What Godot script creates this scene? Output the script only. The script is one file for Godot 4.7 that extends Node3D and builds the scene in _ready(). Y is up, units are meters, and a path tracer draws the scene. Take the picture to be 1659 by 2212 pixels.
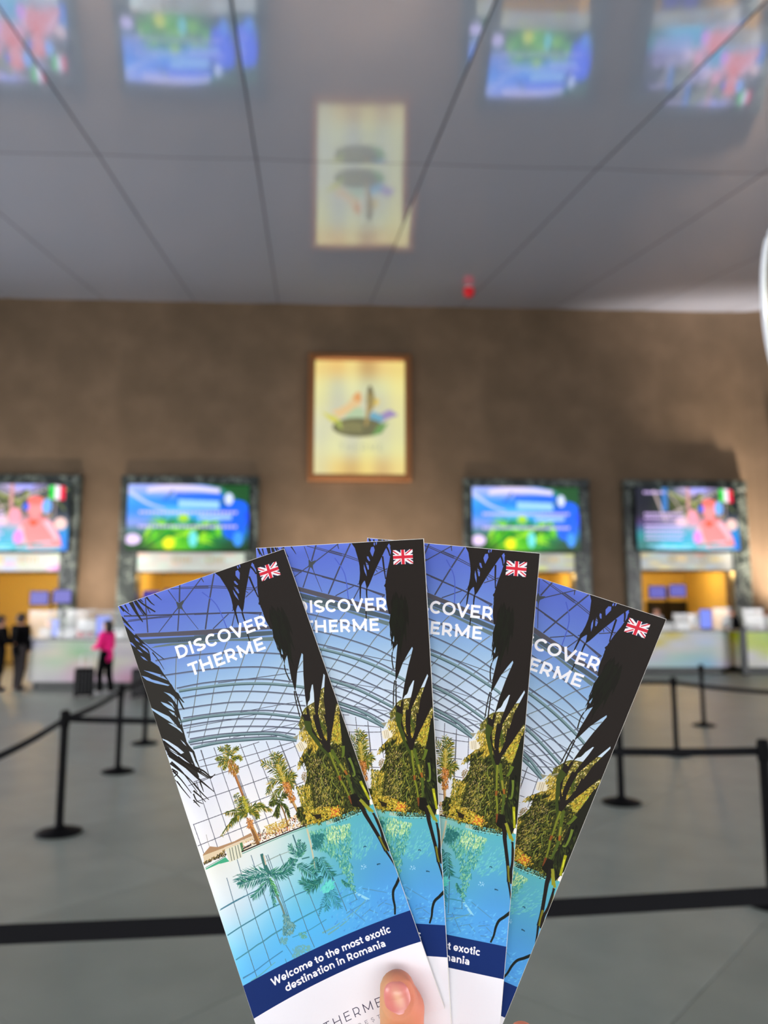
extends Node3D
# Entrance hall with ticket counters; a hand holds four fanned leaflets close to the lens.
const O := Vector3(0, 0, -26)              # foot of the far wall straight ahead
const ALONG := Vector3(0.998802, 0, -0.048941)
const OUT := Vector3(0.048941, 0, 0.998802)
const TURN := 0.048961                      # the far wall's own turn
const FALL := Vector3(0.106, -0.195, 1.0)   # the ceiling sinks along this from the far wall
const TOP := 12.58

var names := {}
var M := {}

func _ready() -> void:
	# camera
	var cam := Camera3D.new()
	cam.name = "camera"
	add_child(cam)
	cam.position = Vector3(0, 1.7, 0)
	cam.rotation.x = deg_to_rad(7.7)
	var lens := CameraAttributesPhysical.new()
	lens.frustum_focal_length = 18.13
	lens.frustum_focus_distance = 0.43
	lens.frustum_near = 0.05
	lens.frustum_far = 120.0
	lens.exposure_aperture = 18.13 / 3.9
	cam.attributes = lens
	# daylight from the overcast sky outside the glazed sides of the hall
	var we := WorldEnvironment.new()
	we.name = "daylight"
	var env := Environment.new()
	env.background_mode = Environment.BG_SKY
	var sky := Sky.new()
	var sm := ProceduralSkyMaterial.new()
	sm.sky_top_color = Color(0.95, 0.96, 1.0)
	sm.sky_horizon_color = Color(1.0, 0.985, 0.985)
	sm.ground_bottom_color = Color(0.62, 0.62, 0.62)
	sm.ground_horizon_color = Color(0.72, 0.72, 0.72)
	sm.sky_energy_multiplier = 2.86
	sm.ground_energy_multiplier = 2.6
	sky.sky_material = sm
	env.sky = sky
	env.tonemap_mode = Environment.TONE_MAPPER_LINEAR
	env.tonemap_exposure = 1.0
	env.sdfgi_enabled = true
	env.ssao_enabled = true
	env.ssil_enabled = true
	we.environment = env
	add_child(we)
	make_materials()
	build_shell()
	build_ceiling()
	build_floor()
	build_portals()
	build_added_uplights()
	build_lightbox()
	build_counters()
	build_people()
	build_stanchions()
	build_small_things()
	build_leaflets()
	build_hand()

# ---------------------------------------------------------------- naming and placing
func numbered(called: String) -> String:
	names[called] = names.get(called, -1) + 1
	return called if names[called] == 0 else "%s_%03d" % [called, names[called]]

func tag(o: Node, label: String, category: String, group := "") -> void:
	o.set_meta("label", label)
	o.set_meta("category", category)
	if group:
		o.set_meta("group", group)

func thing(called: String, label: String, category: String, at := Vector3.ZERO, turn := 0.0, group := "") -> Node3D:
	var o := Node3D.new()
	o.name = numbered(called)
	add_child(o)
	o.position = at
	o.rotation.y = turn
	tag(o, label, category, group)
	return o

func part(called: String, mesh: Mesh, m: Material, parent: Node, at := Vector3.ZERO) -> MeshInstance3D:
	var o := MeshInstance3D.new()
	o.name = numbered(called) if parent == self else called
	o.mesh = mesh
	if m:
		o.material_override = m
	parent.add_child(o, true)
	o.position = at
	return o

func struct(called: String, mesh: Mesh, m: Material) -> MeshInstance3D:
	var o := part(called, mesh, m, self)
	o.set_meta("kind", "structure")
	return o

func on_wall(s: float, h: float, out := 0.0) -> Vector3:
	return O + ALONG * s + OUT * (out + bend(s)) + Vector3(0, h, 0)

func bend(s: float) -> float:
	return 0.5 * pow(maxf(0.0, s - 12.45), 2.0)

# ---------------------------------------------------------------- mesh helpers
func st_new() -> SurfaceTool:
	var st := SurfaceTool.new()
	st.begin(Mesh.PRIMITIVE_TRIANGLES)
	return st

func tri(st: SurfaceTool, a: Vector3, b: Vector3, c: Vector3, out: Vector3) -> void:
	var n := (b - a).cross(c - a)
	if n.dot(out) > 0:
		var k := b
		b = c
		c = k
	n = n.normalized() * (1.0 if n.dot(out) > 0 else -1.0)
	for p in [a, b, c]:
		st.set_normal(n)
		st.add_vertex(p)

func quad(st: SurfaceTool, a: Vector3, b: Vector3, c: Vector3, d: Vector3, out: Vector3) -> void:
	tri(st, a, b, c, out)
	tri(st, a, c, d, out)

# a box with cut edges
func box(st: SurfaceTool, at: Vector3, size: Vector3, cut := 0.01, basis := Basis()) -> void:
	var h := size * 0.5
	var c := minf(cut, minf(h.x, minf(h.y, h.z)) * 0.6)
	var p := func(sx: float, sy: float, sz: float, ax: int) -> Vector3:
		var v := Vector3(h.x - c, h.y - c, h.z - c)
		v[ax] = h[ax]
		return at + basis * Vector3(v.x * sx, v.y * sy, v.z * sz)
	for ax in 3:
		var u := (ax + 1) % 3
		var w := (ax + 2) % 3
		for s in [-1.0, 1.0]:
			var k := []
			for q in [[-1.0, -1.0], [1.0, -1.0], [1.0, 1.0], [-1.0, 1.0]]:
				var g := Vector3.ZERO
				g[ax] = s
				g[u] = q[0]
				g[w] = q[1]
				k.append(p.call(g.x, g.y, g.z, ax))
			var n := Vector3.ZERO
			n[ax] = s
			quad(st, k[0], k[1], k[2], k[3], basis * n)
		for s in [-1.0, 1.0]:
			for r in [-1.0, 1.0]:
				var g0 := Vector3.ZERO
				g0[u] = s
				g0[w] = r
				g0[ax] = -1.0
				var g1 := g0
				g1[ax] = 1.0
				quad(st, p.call(g0.x, g0.y, g0.z, u), p.call(g1.x, g1.y, g1.z, u), p.call(g1.x, g1.y, g1.z, w), p.call(g0.x, g0.y, g0.z, w), basis * Vector3(g0 + g1))
	for sx in [-1.0, 1.0]:
		for sy in [-1.0, 1.0]:
			for sz in [-1.0, 1.0]:
				tri(st, p.call(sx, sy, sz, 0), p.call(sx, sy, sz, 1), p.call(sx, sy, sz, 2), basis * Vector3(sx, sy, sz))

func boxed(size: Vector3, cut := 0.01, at := Vector3.ZERO) -> ArrayMesh:
	var st := st_new()
	box(st, at, size, cut)
	return st.commit()

# turned shape: profile of [radius, height]
func lathe(profile: Array, seg := 32) -> ArrayMesh:
	var st := st_new()
	for i in profile.size() - 1:
		var r0: float = profile[i][0]
		var y0: float = profile[i][1]
		var r1: float = profile[i + 1][0]
		var y1: float = profile[i + 1][1]
		var nn := Vector2(y1 - y0, r0 - r1).normalized()
		for k in seg:
			var a0 := TAU * k / seg
			var a1 := TAU * (k + 1) / seg
			var v := [Vector3(r0 * cos(a0), y0, r0 * sin(a0)), Vector3(r0 * cos(a1), y0, r0 * sin(a1)), Vector3(r1 * cos(a1), y1, r1 * sin(a1)), Vector3(r1 * cos(a0), y1, r1 * sin(a0))]
			var n0 := Vector3(nn.x * cos(a0), nn.y, nn.x * sin(a0))
			var n1 := Vector3(nn.x * cos(a1), nn.y, nn.x * sin(a1))
			var ns := [n0, n1, n1, n0]
			for t in [[0, 1, 2], [0, 2, 3]]:
				for j in t:
					st.set_normal(ns[j])
					st.add_vertex(v[j])
	return st.commit()

func tube(st: SurfaceTool, path: Array, r0: float, r1 := -1.0, seg := 10) -> void:
	if r1 < 0:
		r1 = r0
	var n := path.size()
	var rings := []
	for i in n:
		var d: Vector3 = (path[mini(i + 1, n - 1)] - path[maxi(i - 1, 0)]).normalized()
		var u := d.cross(Vector3.UP if absf(d.y) < 0.9 else Vector3.RIGHT).normalized()
		var w := u.cross(d)
		var ring := []
		for k in seg:
			var q := u * cos(TAU * k / seg) + w * sin(TAU * k / seg)
			ring.append([path[i] + q * lerpf(r0, r1, float(i) / (n - 1)), q])
		rings.append(ring)
	for i in n - 1:
		for k in seg:
			var a = rings[i][k]
			var b = rings[i][(k + 1) % seg]
			var c = rings[i + 1][(k + 1) % seg]
			var d = rings[i + 1][k]
			for t in [[a, b, c], [a, c, d]]:
				var o: Array = t
				if (o[1][0] - o[0][0]).cross(o[2][0] - o[0][0]).dot(o[0][1]) > 0:
					o = [t[0], t[2], t[1]]
				for q in o:
					st.set_normal(q[1])
					st.add_vertex(q[0])
	for e in [0, n - 1]:
		var out: Vector3 = path[0] - path[1] if e == 0 else path[n - 1] - path[n - 2]
		for k in range(1, seg - 1):
			tri(st, rings[e][0][0], rings[e][k][0], rings[e][k + 1][0], out)

# upright prism over a plan of x, z
func prism(plan: PackedVector2Array, y0: float, y1: float, cut := 0.0) -> ArrayMesh:
	var st := st_new()
	var n := plan.size()
	var mid := Vector2.ZERO
	for q in plan:
		mid += q / n
	var lo := plan[0]
	var hi := plan[0]
	for q in plan:
		lo = lo.min(q)
		hi = hi.max(q)
	var inner := PackedVector2Array()
	for q in plan:
		inner.append(q + (mid - q).normalized() * cut)
	for i in n:
		var a := plan[i]
		var b := plan[(i + 1) % n]
		var nn := Vector3((b - a).y, 0, -(b - a).x).normalized()
		if nn.dot(Vector3(a.x + b.x - 2 * mid.x, 0, a.y + b.y - 2 * mid.y)) < 0:
			nn = -nn
		var v := [Vector3(a.x, y0, a.y), Vector3(b.x, y0, b.y), Vector3(b.x, y1 - cut, b.y), Vector3(a.x, y1 - cut, a.y)]
		var o := [0, 1, 2, 0, 2, 3]
		if (v[1] - v[0]).cross(v[2] - v[0]).dot(nn) > 0:
			o = [0, 2, 1, 0, 3, 2]
		for k in o:
			st.set_normal(nn)
			st.set_uv(Vector2((v[k].x - lo.x) / (hi.x - lo.x), 1.0 - (v[k].y - y0) / (y1 - y0)))
			st.add_vertex(v[k])
		if cut > 0:
			quad(st, v[3], v[2], Vector3(inner[(i + 1) % n].x, y1, inner[(i + 1) % n].y), Vector3(inner[i].x, y1, inner[i].y), nn + Vector3.UP)
	var ids := Geometry2D.triangulate_polygon(inner)
	for i in range(0, ids.size(), 3):
		for e in [[y1, 1.0], [y0, -1.0]]:
			var v := []
			for k in 3:
				v.append(Vector3(inner[ids[i + k]].x, e[0], inner[ids[i + k]].y))
			tri(st, v[0], v[1], v[2], Vector3(0, e[1], 0))
	return st.commit()

func round_plan(x0: float, z0: float, x1: float, z1: float, r: float, seg := 8) -> PackedVector2Array:
	var p := PackedVector2Array()
	for c in [[x1 - r, z1 - r, 0.0], [x0 + r, z1 - r, 90.0], [x0 + r, z0 + r, 180.0], [x1 - r, z0 + r, 270.0]]:
		for k in seg + 1:
			var a := deg_to_rad(c[2] + 90.0 * k / seg)
			p.append(Vector2(c[0] + r * cos(a), c[1] + r * sin(a)))
	return p

func area_lamp(o: Node3D, called: String, col: Color, energy: float, size: Vector2, z: float) -> void:
	var l := AreaLight3D.new()
	l.name = called
	l.light_color = col
	l.light_energy = energy
	l.area_size = size
	l.area_range = 30.0
	l.area_attenuation = 2.0
	l.shadow_enabled = true
	o.add_child(l, true)
	l.position.z = z
	l.rotation.y = PI

# a flat picture facing +z, uv 0..1
func picture(w: float, h: float) -> QuadMesh:
	var q := QuadMesh.new()
	q.size = Vector2(w, h)
	return q

# ---------------------------------------------------------------- bodies: smooth joined limbs
var _org: Vector3
var _dim: Vector3i
var _cell: float
var _f: PackedFloat32Array

func limbs(bones: Array, cell: float, k: float, tint = null) -> ArrayMesh:
	var lo := Vector3.INF
	var hi := -Vector3.INF
	for b in bones:
		var r := maxf(b[2], b[3]) + k + cell * 2
		for q in [b[0], b[1]]:
			lo = lo.min(q - Vector3.ONE * r)
			hi = hi.max(q + Vector3.ONE * r)
	_org = lo
	_cell = cell
	_dim = Vector3i(((hi - lo) / cell).ceil()) + Vector3i.ONE
	var nx := _dim.x
	var nxy := _dim.x * _dim.y
	_f = PackedFloat32Array()
	_f.resize(nxy * _dim.z)
	_f.fill(1000.0)
	var near := PackedByteArray()
	near.resize(nxy * _dim.z)
	for b in bones:
		var a: Vector3 = b[0]
		var ab: Vector3 = b[1] - a
		var r0: float = b[2]
		var r1: float = b[3]
		var ll := maxf(ab.length_squared(), 1e-9)
		var m := maxf(r0, r1) + k + cell * 1.5
		var c0 := Vector3i(((a.min(b[1]) - Vector3.ONE * m - lo) / cell).floor()).clamp(Vector3i.ZERO, _dim - Vector3i.ONE)
		var c1 := Vector3i(((a.max(b[1]) + Vector3.ONE * m - lo) / cell).ceil()).clamp(Vector3i.ZERO, _dim - Vector3i.ONE)
		for z in range(c0.z, c1.z + 1):
			for y in range(c0.y, c1.y + 1):
				var at := c0.x + y * nx + z * nxy
				for x in range(c0.x, c1.x + 1):
					var p := lo + Vector3(x, y, z) * cell
					var t := clampf((p - a).dot(ab) / ll, 0.0, 1.0)
					var d := p.distance_to(a + ab * t) - lerpf(r0, r1, t)
					var e := _f[at]
					if e < 999.0:
						var h := maxf(k - absf(d - e), 0.0) / k
						d = minf(d, e) - h * h * k * 0.25
					_f[at] = d
					if absf(d) < cell * 2.0:
						near[at] = 1
					at += 1
	var st := st_new()
	var ids := {}
	var verts := []
	var offs := [0, 1, nx, nx + 1, nxy, nxy + 1, nxy + nx, nxy + nx + 1]
	for z in range(0, _dim.z - 1):
		for y in range(0, _dim.y - 1):
			for x in range(0, _dim.x - 1):
				var i := x + y * nx + z * nxy
				if near[i] == 0:
					continue
				var inside := 0
				for o in offs:
					if _f[i + o] < 0:
						inside += 1
				if inside == 0 or inside == 8:
					continue
				var sum := Vector3.ZERO
				var count := 0
				for e in [[0, 1], [2, 3], [4, 5], [6, 7], [0, 2], [1, 3], [4, 6], [5, 7], [0, 4], [1, 5], [2, 6], [3, 7]]:
					var fa := _f[i + offs[e[0]]]
					var fb := _f[i + offs[e[1]]]
					if (fa < 0) != (fb < 0):
						var t := fa / (fa - fb)
						var pa := Vector3(e[0] & 1, (e[0] >> 1) & 1, e[0] >> 2)
						var pb := Vector3(e[1] & 1, (e[1] >> 1) & 1, e[1] >> 2)
						sum += pa.lerp(pb, t)
						count += 1
				var p := lo + (Vector3(x, y, z) + sum / count) * cell
				ids[i] = verts.size()
				verts.append(p)
				var g := Vector3(_f[i + 1] + _f[i + nx + 1] + _f[i + nxy + 1] + _f[i + nxy + nx + 1] - _f[i] - _f[i + nx] - _f[i + nxy] - _f[i + nxy + nx], _f[i + nx] + _f[i + nx + 1] + _f[i + nxy + nx] + _f[i + nxy + nx + 1] - _f[i] - _f[i + 1] - _f[i + nxy] - _f[i + nxy + 1], _f[i + nxy] + _f[i + nxy + 1] + _f[i + nxy + nx] + _f[i + nxy + nx + 1] - _f[i] - _f[i + 1] - _f[i + nx] - _f[i + nx + 1])
				st.set_normal(g.normalized())
				if tint != null:
					st.set_color(tint.call(p))
				st.add_vertex(p)
	for i in ids:
		var inn := _f[i] < 0
		for ax in [[1, nx, nxy], [nx, nxy, 1], [nxy, 1, nx]]:
			var j: int = i + ax[0]
			if (_f[j] < 0) == inn:
				continue
			var q := [i, i - ax[1], i - ax[1] - ax[2], i - ax[2]]
			if not (ids.has(q[1]) and ids.has(q[2]) and ids.has(q[3])):
				continue
			var v := [ids[q[0]], ids[q[1]], ids[q[2]], ids[q[3]]]
			if inn:
				v.reverse()
			for s in [0, 1, 2, 0, 2, 3]:
				st.add_index(v[s])
	return st.commit()

# ---------------------------------------------------------------- materials
func mat(col: Color, rough := 0.7, metal := 0.0, spec := 0.5) -> StandardMaterial3D:
	var m := StandardMaterial3D.new()
	m.albedo_color = col
	m.roughness = rough
	m.metallic = metal
	m.metallic_specular = spec
	return m

func mottled(stops: Array, freq: float, scale: float, rough: float, seed_: int, octaves := 4, kind := FastNoiseLite.TYPE_SIMPLEX_SMOOTH, stretch := Vector3.ONE) -> StandardMaterial3D:
	var n := FastNoiseLite.new()
	n.noise_type = kind
	n.seed = seed_
	n.frequency = freq
	n.fractal_octaves = octaves
	n.fractal_type = FastNoiseLite.FRACTAL_FBM
	var grey := n.get_seamless_image(320, 320)
	var im := Image.create(320, 320, false, Image.FORMAT_RGB8)
	for y in 320:
		for x in 320:
			var v := grey.get_pixel(x, y).r
			var c: Color = stops[-1][1]
			for k in stops.size() - 1:
				if v <= stops[k + 1][0]:
					c = (stops[k][1] as Color).lerp(stops[k + 1][1], clampf((v - stops[k][0]) / (stops[k + 1][0] - stops[k][0]), 0.0, 1.0))
					break
			im.set_pixel(x, y, c)
	var t := ImageTexture.create_from_image(im)
	var m := mat(Color.WHITE, rough)
	m.albedo_texture = t
	m.uv1_triplanar = true
	m.uv1_world_triplanar = true
	m.uv1_scale = stretch * scale
	return m

func glow(tex: Texture2D, energy: float) -> StandardMaterial3D:
	var m := mat(Color.BLACK, 0.25)
	m.emission_enabled = true
	m.emission = Color.BLACK
	m.emission_operator = BaseMaterial3D.EMISSION_OP_ADD
	m.emission_texture = tex
	m.emission_energy_multiplier = energy
	return m

func make_materials() -> void:
	M.wall = mottled([[0.0, c8(114, 94, 72)], [0.5, c8(124, 102, 79)], [1.0, c8(136, 112, 88)]], 0.008, 0.16, 0.85, 3)
	M.plaster = mat(c8(214, 212, 208), 0.9)
	M.dark_void = mat(c8(66, 66, 72), 0.9)
	M.tile = []
	for k in 3:
		M.tile.append(mottled([[0.0, c8(112 + k * 3, 117 + k * 3, 108 + k * 3)], [1.0, c8(126 + k * 3, 130 + k * 3, 120 + k * 3)]], 0.012, 0.35 + 0.07 * k, 0.42, 20 + k))
	M.joint = mat(c8(46, 48, 46), 0.9, 0.0, 0.2)
	M.ceiling = mat(c8(218, 228, 252), 0.06, 0.4, 0.5)
	M.marble = mottled([[0.0, c8(24, 30, 28)], [0.42, c8(52, 60, 55)], [0.58, c8(84, 92, 84)], [0.66, c8(150, 158, 148)], [0.72, c8(60, 68, 62)], [1.0, c8(36, 42, 38)]], 0.012, 0.45, 0.3, 7, 5)
	M.black = mat(c8(10, 10, 11), 0.5, 0.0, 0.16)
	M.belt = mat(c8(22, 22, 24), 0.85, 0.0, 0.2)
	M.copper = mat(c8(176, 118, 74), 0.35, 0.7)
	M.white = mat(c8(232, 232, 228), 0.4)
	M.paper = mat(c8(236, 232, 222), 0.7)
	M.gold = mat(c8(226, 190, 110), 0.3, 0.9)
	M.amber = mat(c8(206, 184, 112), 0.8)
	M.glass = mat(Color(0.8, 0.88, 0.88, 0.06), 0.05)
	M.glass.transparency = BaseMaterial3D.TRANSPARENCY_ALPHA
	M.steel = mat(c8(170, 172, 174), 0.3, 0.9)
	M.kick = mat(c8(44, 48, 46), 0.35)
	M.red = mat(c8(190, 14, 30), 0.4)

# ---------------------------------------------------------------- the hall
func build_shell() -> void:
	# far wall with four openings, built of bays between their edges
	var st := st_new()
	var cuts := []
	for p in PORTALS:
		cuts.append([p[2], p[3], p[4]])
	var ss := [-17.5, 17.5]
	for c in cuts:
		ss.append_array([c[0], c[1]])
	for k in 21:
		ss.append(12.45 + k * 0.25)
	ss.sort()
	var bays := []
	for i in ss.size() - 1:
		var a: float = ss[i]
		var b: float = ss[i + 1]
		if b - a < 0.001:
			continue
		var low := 0.0
		for c in cuts:
			if a > c[0] - 0.01 and b < c[1] + 0.01:
				low = c[2]
		bays.append([a, b, low])
	for q in bays:
		var a: float = q[0]
		var b: float = q[1]
		for side in [[0.0, 1.0], [-0.4, -1.0]]:
			quad(st, on_wall(a, q[2], side[0]), on_wall(b, q[2], side[0]), on_wall(b, 13.4, side[0]), on_wall(a, 13.4, side[0]), OUT * side[1])
		if q[2] > 0:
			quad(st, on_wall(a, q[2], 0), on_wall(b, q[2], 0), on_wall(b, q[2], -0.4), on_wall(a, q[2], -0.4), Vector3.DOWN)
			for e in [[a, 1.0], [b, -1.0]]:
				quad(st, on_wall(e[0], 0, 0), on_wall(e[0], q[2], 0), on_wall(e[0], q[2], -0.4), on_wall(e[0], 0, -0.4), ALONG * e[1])
	st.index()
	struct("wall_far", st.commit(), M.wall)
	# back offices seen through the openings
	for p in PORTALS:
		var a: float = p[2] - 0.25
		var b: float = p[3] + 0.25
		var h: float = p[4] + 0.15
		st = st_new()
		var mid := on_wall((a + b) * 0.5, h * 0.5, -4.2)
		var turn := Basis(Vector3.UP, TURN)
		box(st, mid, Vector3(b - a + 0.4, h, 0.2), 0.01, turn)
		for s in [a - 0.1, b + 0.1]:
			box(st, on_wall(s, h * 0.5, -2.3), Vector3(0.2, h, 3.7), 0.01, turn)
		struct("wall_office", st.commit(), M.amber)
		st = st_new()
		box(st, on_wall((a + b) * 0.5, h + 0.1, -2.35), Vector3(b - a + 0.4, 0.2, 4.0), 0.01, turn)
		struct("ceiling_office", st.commit(), M.amber)
	# unseen glazed sides and rear: sills, posts, headers, openings shaped to steer daylight
	for side in [-1.0, 1.0]:
		st = st_new()
		var x: float = 17.6 * side
		box(st, Vector3(x, 0.2, -8), Vector3(0.4, 0.4, 37))
		for k in 9:
			var z := -26.0 + k * 4.5
			var h := ceiling_at(0, z + 26.0).y + 0.35
			box(st, Vector3(x, h * 0.5, z), Vector3(0.4, h, 0.3))
		box(st, Vector3(x, 9.4, -8), Vector3(0.38, 7.4, 37))
		struct("wall_right" if side > 0 else "wall_left", st.commit(), M.plaster)
	st = st_new()
	box(st, Vector3(0, 6.1, 10.4), Vector3(35.6, 5.6, 0.4))
	for s in [-1.0, 1.0]:
		box(st, Vector3(12.2 * s, 1.65, 10.4), Vector3(11.2, 3.3, 0.4))
	for k in 5:
		box(st, Vector3(-6.6 + k * 3.3, 1.65, 10.4), Vector3(0.2, 3.3, 0.3))
	struct("wall_rear", st.commit(), M.plaster)

func ceiling_at(s: float, t: float) -> Vector3:
	return O + ALONG * s + Vector3(0, TOP, 0) + FALL * t

func build_ceiling() -> void:
	# stretched glossy sheets that sag a little between dark seams
	var root := Node3D.new()
	root.name = "ceiling"
	add_child(root)
	root.set_meta("kind", "structure")
	var seams := [-19.4, -16.1, -12.9, -9.7, -6.6, -3.7, -0.5, 2.75, 6.0, 9.2, 12.4, 15.6, 18.9]
	var rows := [-1.4, 12.4, 24.8, 36.6]
	var up := (ALONG.cross(FALL)).normalized()
	if up.y < 0:
		up = -up
	for r in 3:
		for i in seams.size() - 1:
			var s0: float = seams[i] + 0.013
			var s1: float = seams[i + 1] - 0.013
			var t0: float = rows[r] + (0.012 if r > 0 else 0.0)
			var t1: float = rows[r + 1] - 0.012
			var nu := 14
			var nv := 22
			var st := st_new()
			var pos := func(u: float, v: float) -> Vector3:
				return ceiling_at(lerpf(s0, s1, u), lerpf(t0, t1, v)) - up * (SAG_ACROSS * (1.0 - pow(2.0 * u - 1.0, 2.0)) + SAG_ALONG * (1.0 - pow(2.0 * v - 1.0, 2.0)))
			for a in nu + 1:
				for b in nv + 1:
					var u := float(a) / nu
					var v := float(b) / nv
					var n: Vector3 = (pos.call(u + 0.01, v) - pos.call(u - 0.01, v)).cross(pos.call(u, v + 0.01) - pos.call(u, v - 0.01)).normalized()
					st.set_normal(n if n.y < 0 else -n)
					st.add_vertex(pos.call(u, v))
			for a in nu:
				for b in nv:
					var k := a * (nv + 1) + b
					var q := [k, k + 1, k + nv + 2, k + nv + 1]
					for j in ([0, 1, 2, 0, 2, 3]):
						st.add_index(q[j])
			part("panel", st.commit(), M.ceiling, root)
	var st := st_new()
	var slab := []
	for c in [[-20.0, -1.5], [20.0, -1.5], [20.0, 37.0], [-20.0, 37.0]]:
		slab.append(ceiling_at(c[0], c[1]) + up * 0.06)
	quad(st, slab[0], slab[1], slab[2], slab[3], -up)
	var top := []
	for q in slab:
		top.append(q + up * 0.3)
	quad(st, top[0], top[1], top[2], top[3], up)
	for k in 4:
		var j := (k + 1) % 4
		quad(st, slab[k], slab[j], top[j], top[k], (slab[k] + slab[j] - slab[0] - slab[2]))
	part("backing_slab", st.commit(), M.dark_void, root)

const SAG_ACROSS := 0.02
const SAG_ALONG := 0.052

func build_floor() -> void:
	var root := Node3D.new()
	root.name = "floor"
	add_child(root)
	root.set_meta("kind", "structure")
	part("screed", boxed(Vector3(37, 0.3, 44), 0.0, Vector3(0, -0.158, -9.5)), M.joint, root)
	var shape := boxed(Vector3(1.594, 0.008, 1.594), 0.0006)
	var r := RandomNumberGenerator.new()
	r.seed = 5
	# large slabs laid along the joint that runs off to the right
	var o: Vector3 = Vector3(1.2095, 0, -3.5167)
	var d: Vector3 = (Vector3(2.1789, 0, -4.6591) - Vector3(1.2095, 0, -3.5167)).normalized()
	var e := Vector3(-d.z, 0, d.x)
	var turn := atan2(d.x, d.z)
	var st := st_new()
	for i in range(-26, 27):
		for j in range(-26, 27):
			var p := o + d * (i + 0.37) * 1.6 + e * (j + 0.5) * 1.6
			if absf(p.x) > 16.6 or p.z > 9.2 or p.z < -29.0:
				continue
			p.y = -0.004
			if p.z < 0.5 and absf(p.x) < 0.62 * -p.z + 1.2 and p.z > -19.5:
				var q := part("tile", shape, M.tile[r.randi() % 3], root, p)
				q.rotation.y = turn
			else:
				box(st, p, Vector3(1.594, 0.008, 1.594), 0.0006, Basis(Vector3.UP, turn))
	var rest := part("tile_field", st.commit(), M.tile[1], root)
	rest.set_meta("kind", "stuff")

# ---------------------------------------------------------------- portals round the ticket windows
# outer left, outer right, opening left, opening right, opening height, screen left, screen right, screen bottom, screen top, kind
const PORTALS := [
	[-14.9, -10.06, -14.2, -10.62, 3.14, -14.2, -10.33, 3.82, 6.0, 1],
	[-8.74, -4.2, -8.13, -4.62, 3.14, -8.46, -4.5, 3.86, 6.03, 0],
	[2.68, 7.0, 3.2, 6.42, 3.18, 2.95, 6.58, 3.88, 6.04, 0],
	[8.23, 12.5, 8.7, 11.9, 3.24, 8.53, 12.05, 3.93, 6.05, 1]]

func screen_pool() -> ImageTexture:
	psc = 1.0
	rng.seed = 3
	pim = wash([[c8(150, 170, 255), c8(200, 190, 255), c8(120, 160, 255), c8(20, 110, 40)], [c8(60, 150, 255), c8(40, 130, 250), c8(20, 110, 250), c8(20, 90, 120)], [c8(60, 140, 230), c8(90, 190, 255), c8(40, 150, 255), c8(10, 80, 240)], [c8(120, 150, 220), c8(40, 150, 120), c8(40, 150, 200), c8(20, 90, 220)], [c8(60, 110, 90), c8(60, 170, 20), c8(40, 140, 30), c8(20, 110, 160)], [c8(30, 80, 20), c8(110, 200, 10), c8(30, 140, 40), c8(20, 70, 40)]], 384, 212)
	pg([230, 0, 384, 0, 384, 90, 360, 60, 330, 26, 290, 8], c8(18, 76, 26))
	ln([0, 20, 60, 60, 120, 80], c8(190, 200, 255), 14, 4)
	ln([150, 4, 135, 30, 112, 52], c8(10, 70, 60), 8, 3)
	ln([60, 20, 160, 10, 290, 20], c8(220, 210, 255), 16)
	ln([150, 34, 300, 38], c8(30, 100, 255), 14)
	ln([160, 62, 290, 66], c8(150, 205, 255), 26)
	for k in 3:
		fill(PackedVector2Array(arc_pts(350 - k * 6, 76 + k * 38, 32, 26)), c8(10, 96, 255))
	fill(PackedVector2Array(arc_pts(320, 46, 14, 20)), c8(210, 220, 255))
	fill(PackedVector2Array(arc_pts(352, 176, 16, 24)), c8(60, 150, 255))
	for k in 40:
		blade(Vector2(rng.randf_range(30, 300), rng.randf_range(160, 212)), Vector2(rng.randf_range(60, 330), rng.randf_range(96, 150)), rng.randf_range(8, 20), 0, [c8(40, 160, 20), c8(110, 210, 20), c8(20, 110, 30), c8(150, 220, 30)][k % 4])
	fill(PackedVector2Array(arc_pts(134, 190, 20, 20)), c8(240, 240, 10))
	fill(PackedVector2Array(arc_pts(178, 108, 18, 12)), c8(170, 220, 40))
	fill(PackedVector2Array(arc_pts(20, 178, 26, 18)), c8(236, 210, 255))
	fill(PackedVector2Array(arc_pts(210, 176, 14, 26)), c8(110, 225, 225))
	for k in 2:
		for j in 26:
			pg([38 + j * 12, 88 + k * 46, 46 + j * 12, 88 + k * 46, 46 + j * 12, 95 + k * 46, 38 + j * 12, 95 + k * 46], c8(226, 200, 255))
		pg([34, 86 + k * 46, 350, 86 + k * 46, 350, 89 + k * 46, 34, 89 + k * 46], c8(190, 180, 255))
	pg([224, 98, 330, 98, 330, 114, 224, 114], c8(150, 190, 255))
	pim.resize(192, 106, Image.INTERPOLATE_BILINEAR)
	return ImageTexture.create_from_image(pim)

func arc_pts(cx: float, cy: float, rx: float, ry: float) -> Array:
	var o := []
	for k in 20:
		o.append(Vector2(cx + rx * cos(TAU * k / 20), cy + ry * sin(TAU * k / 20)))
	return o

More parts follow.
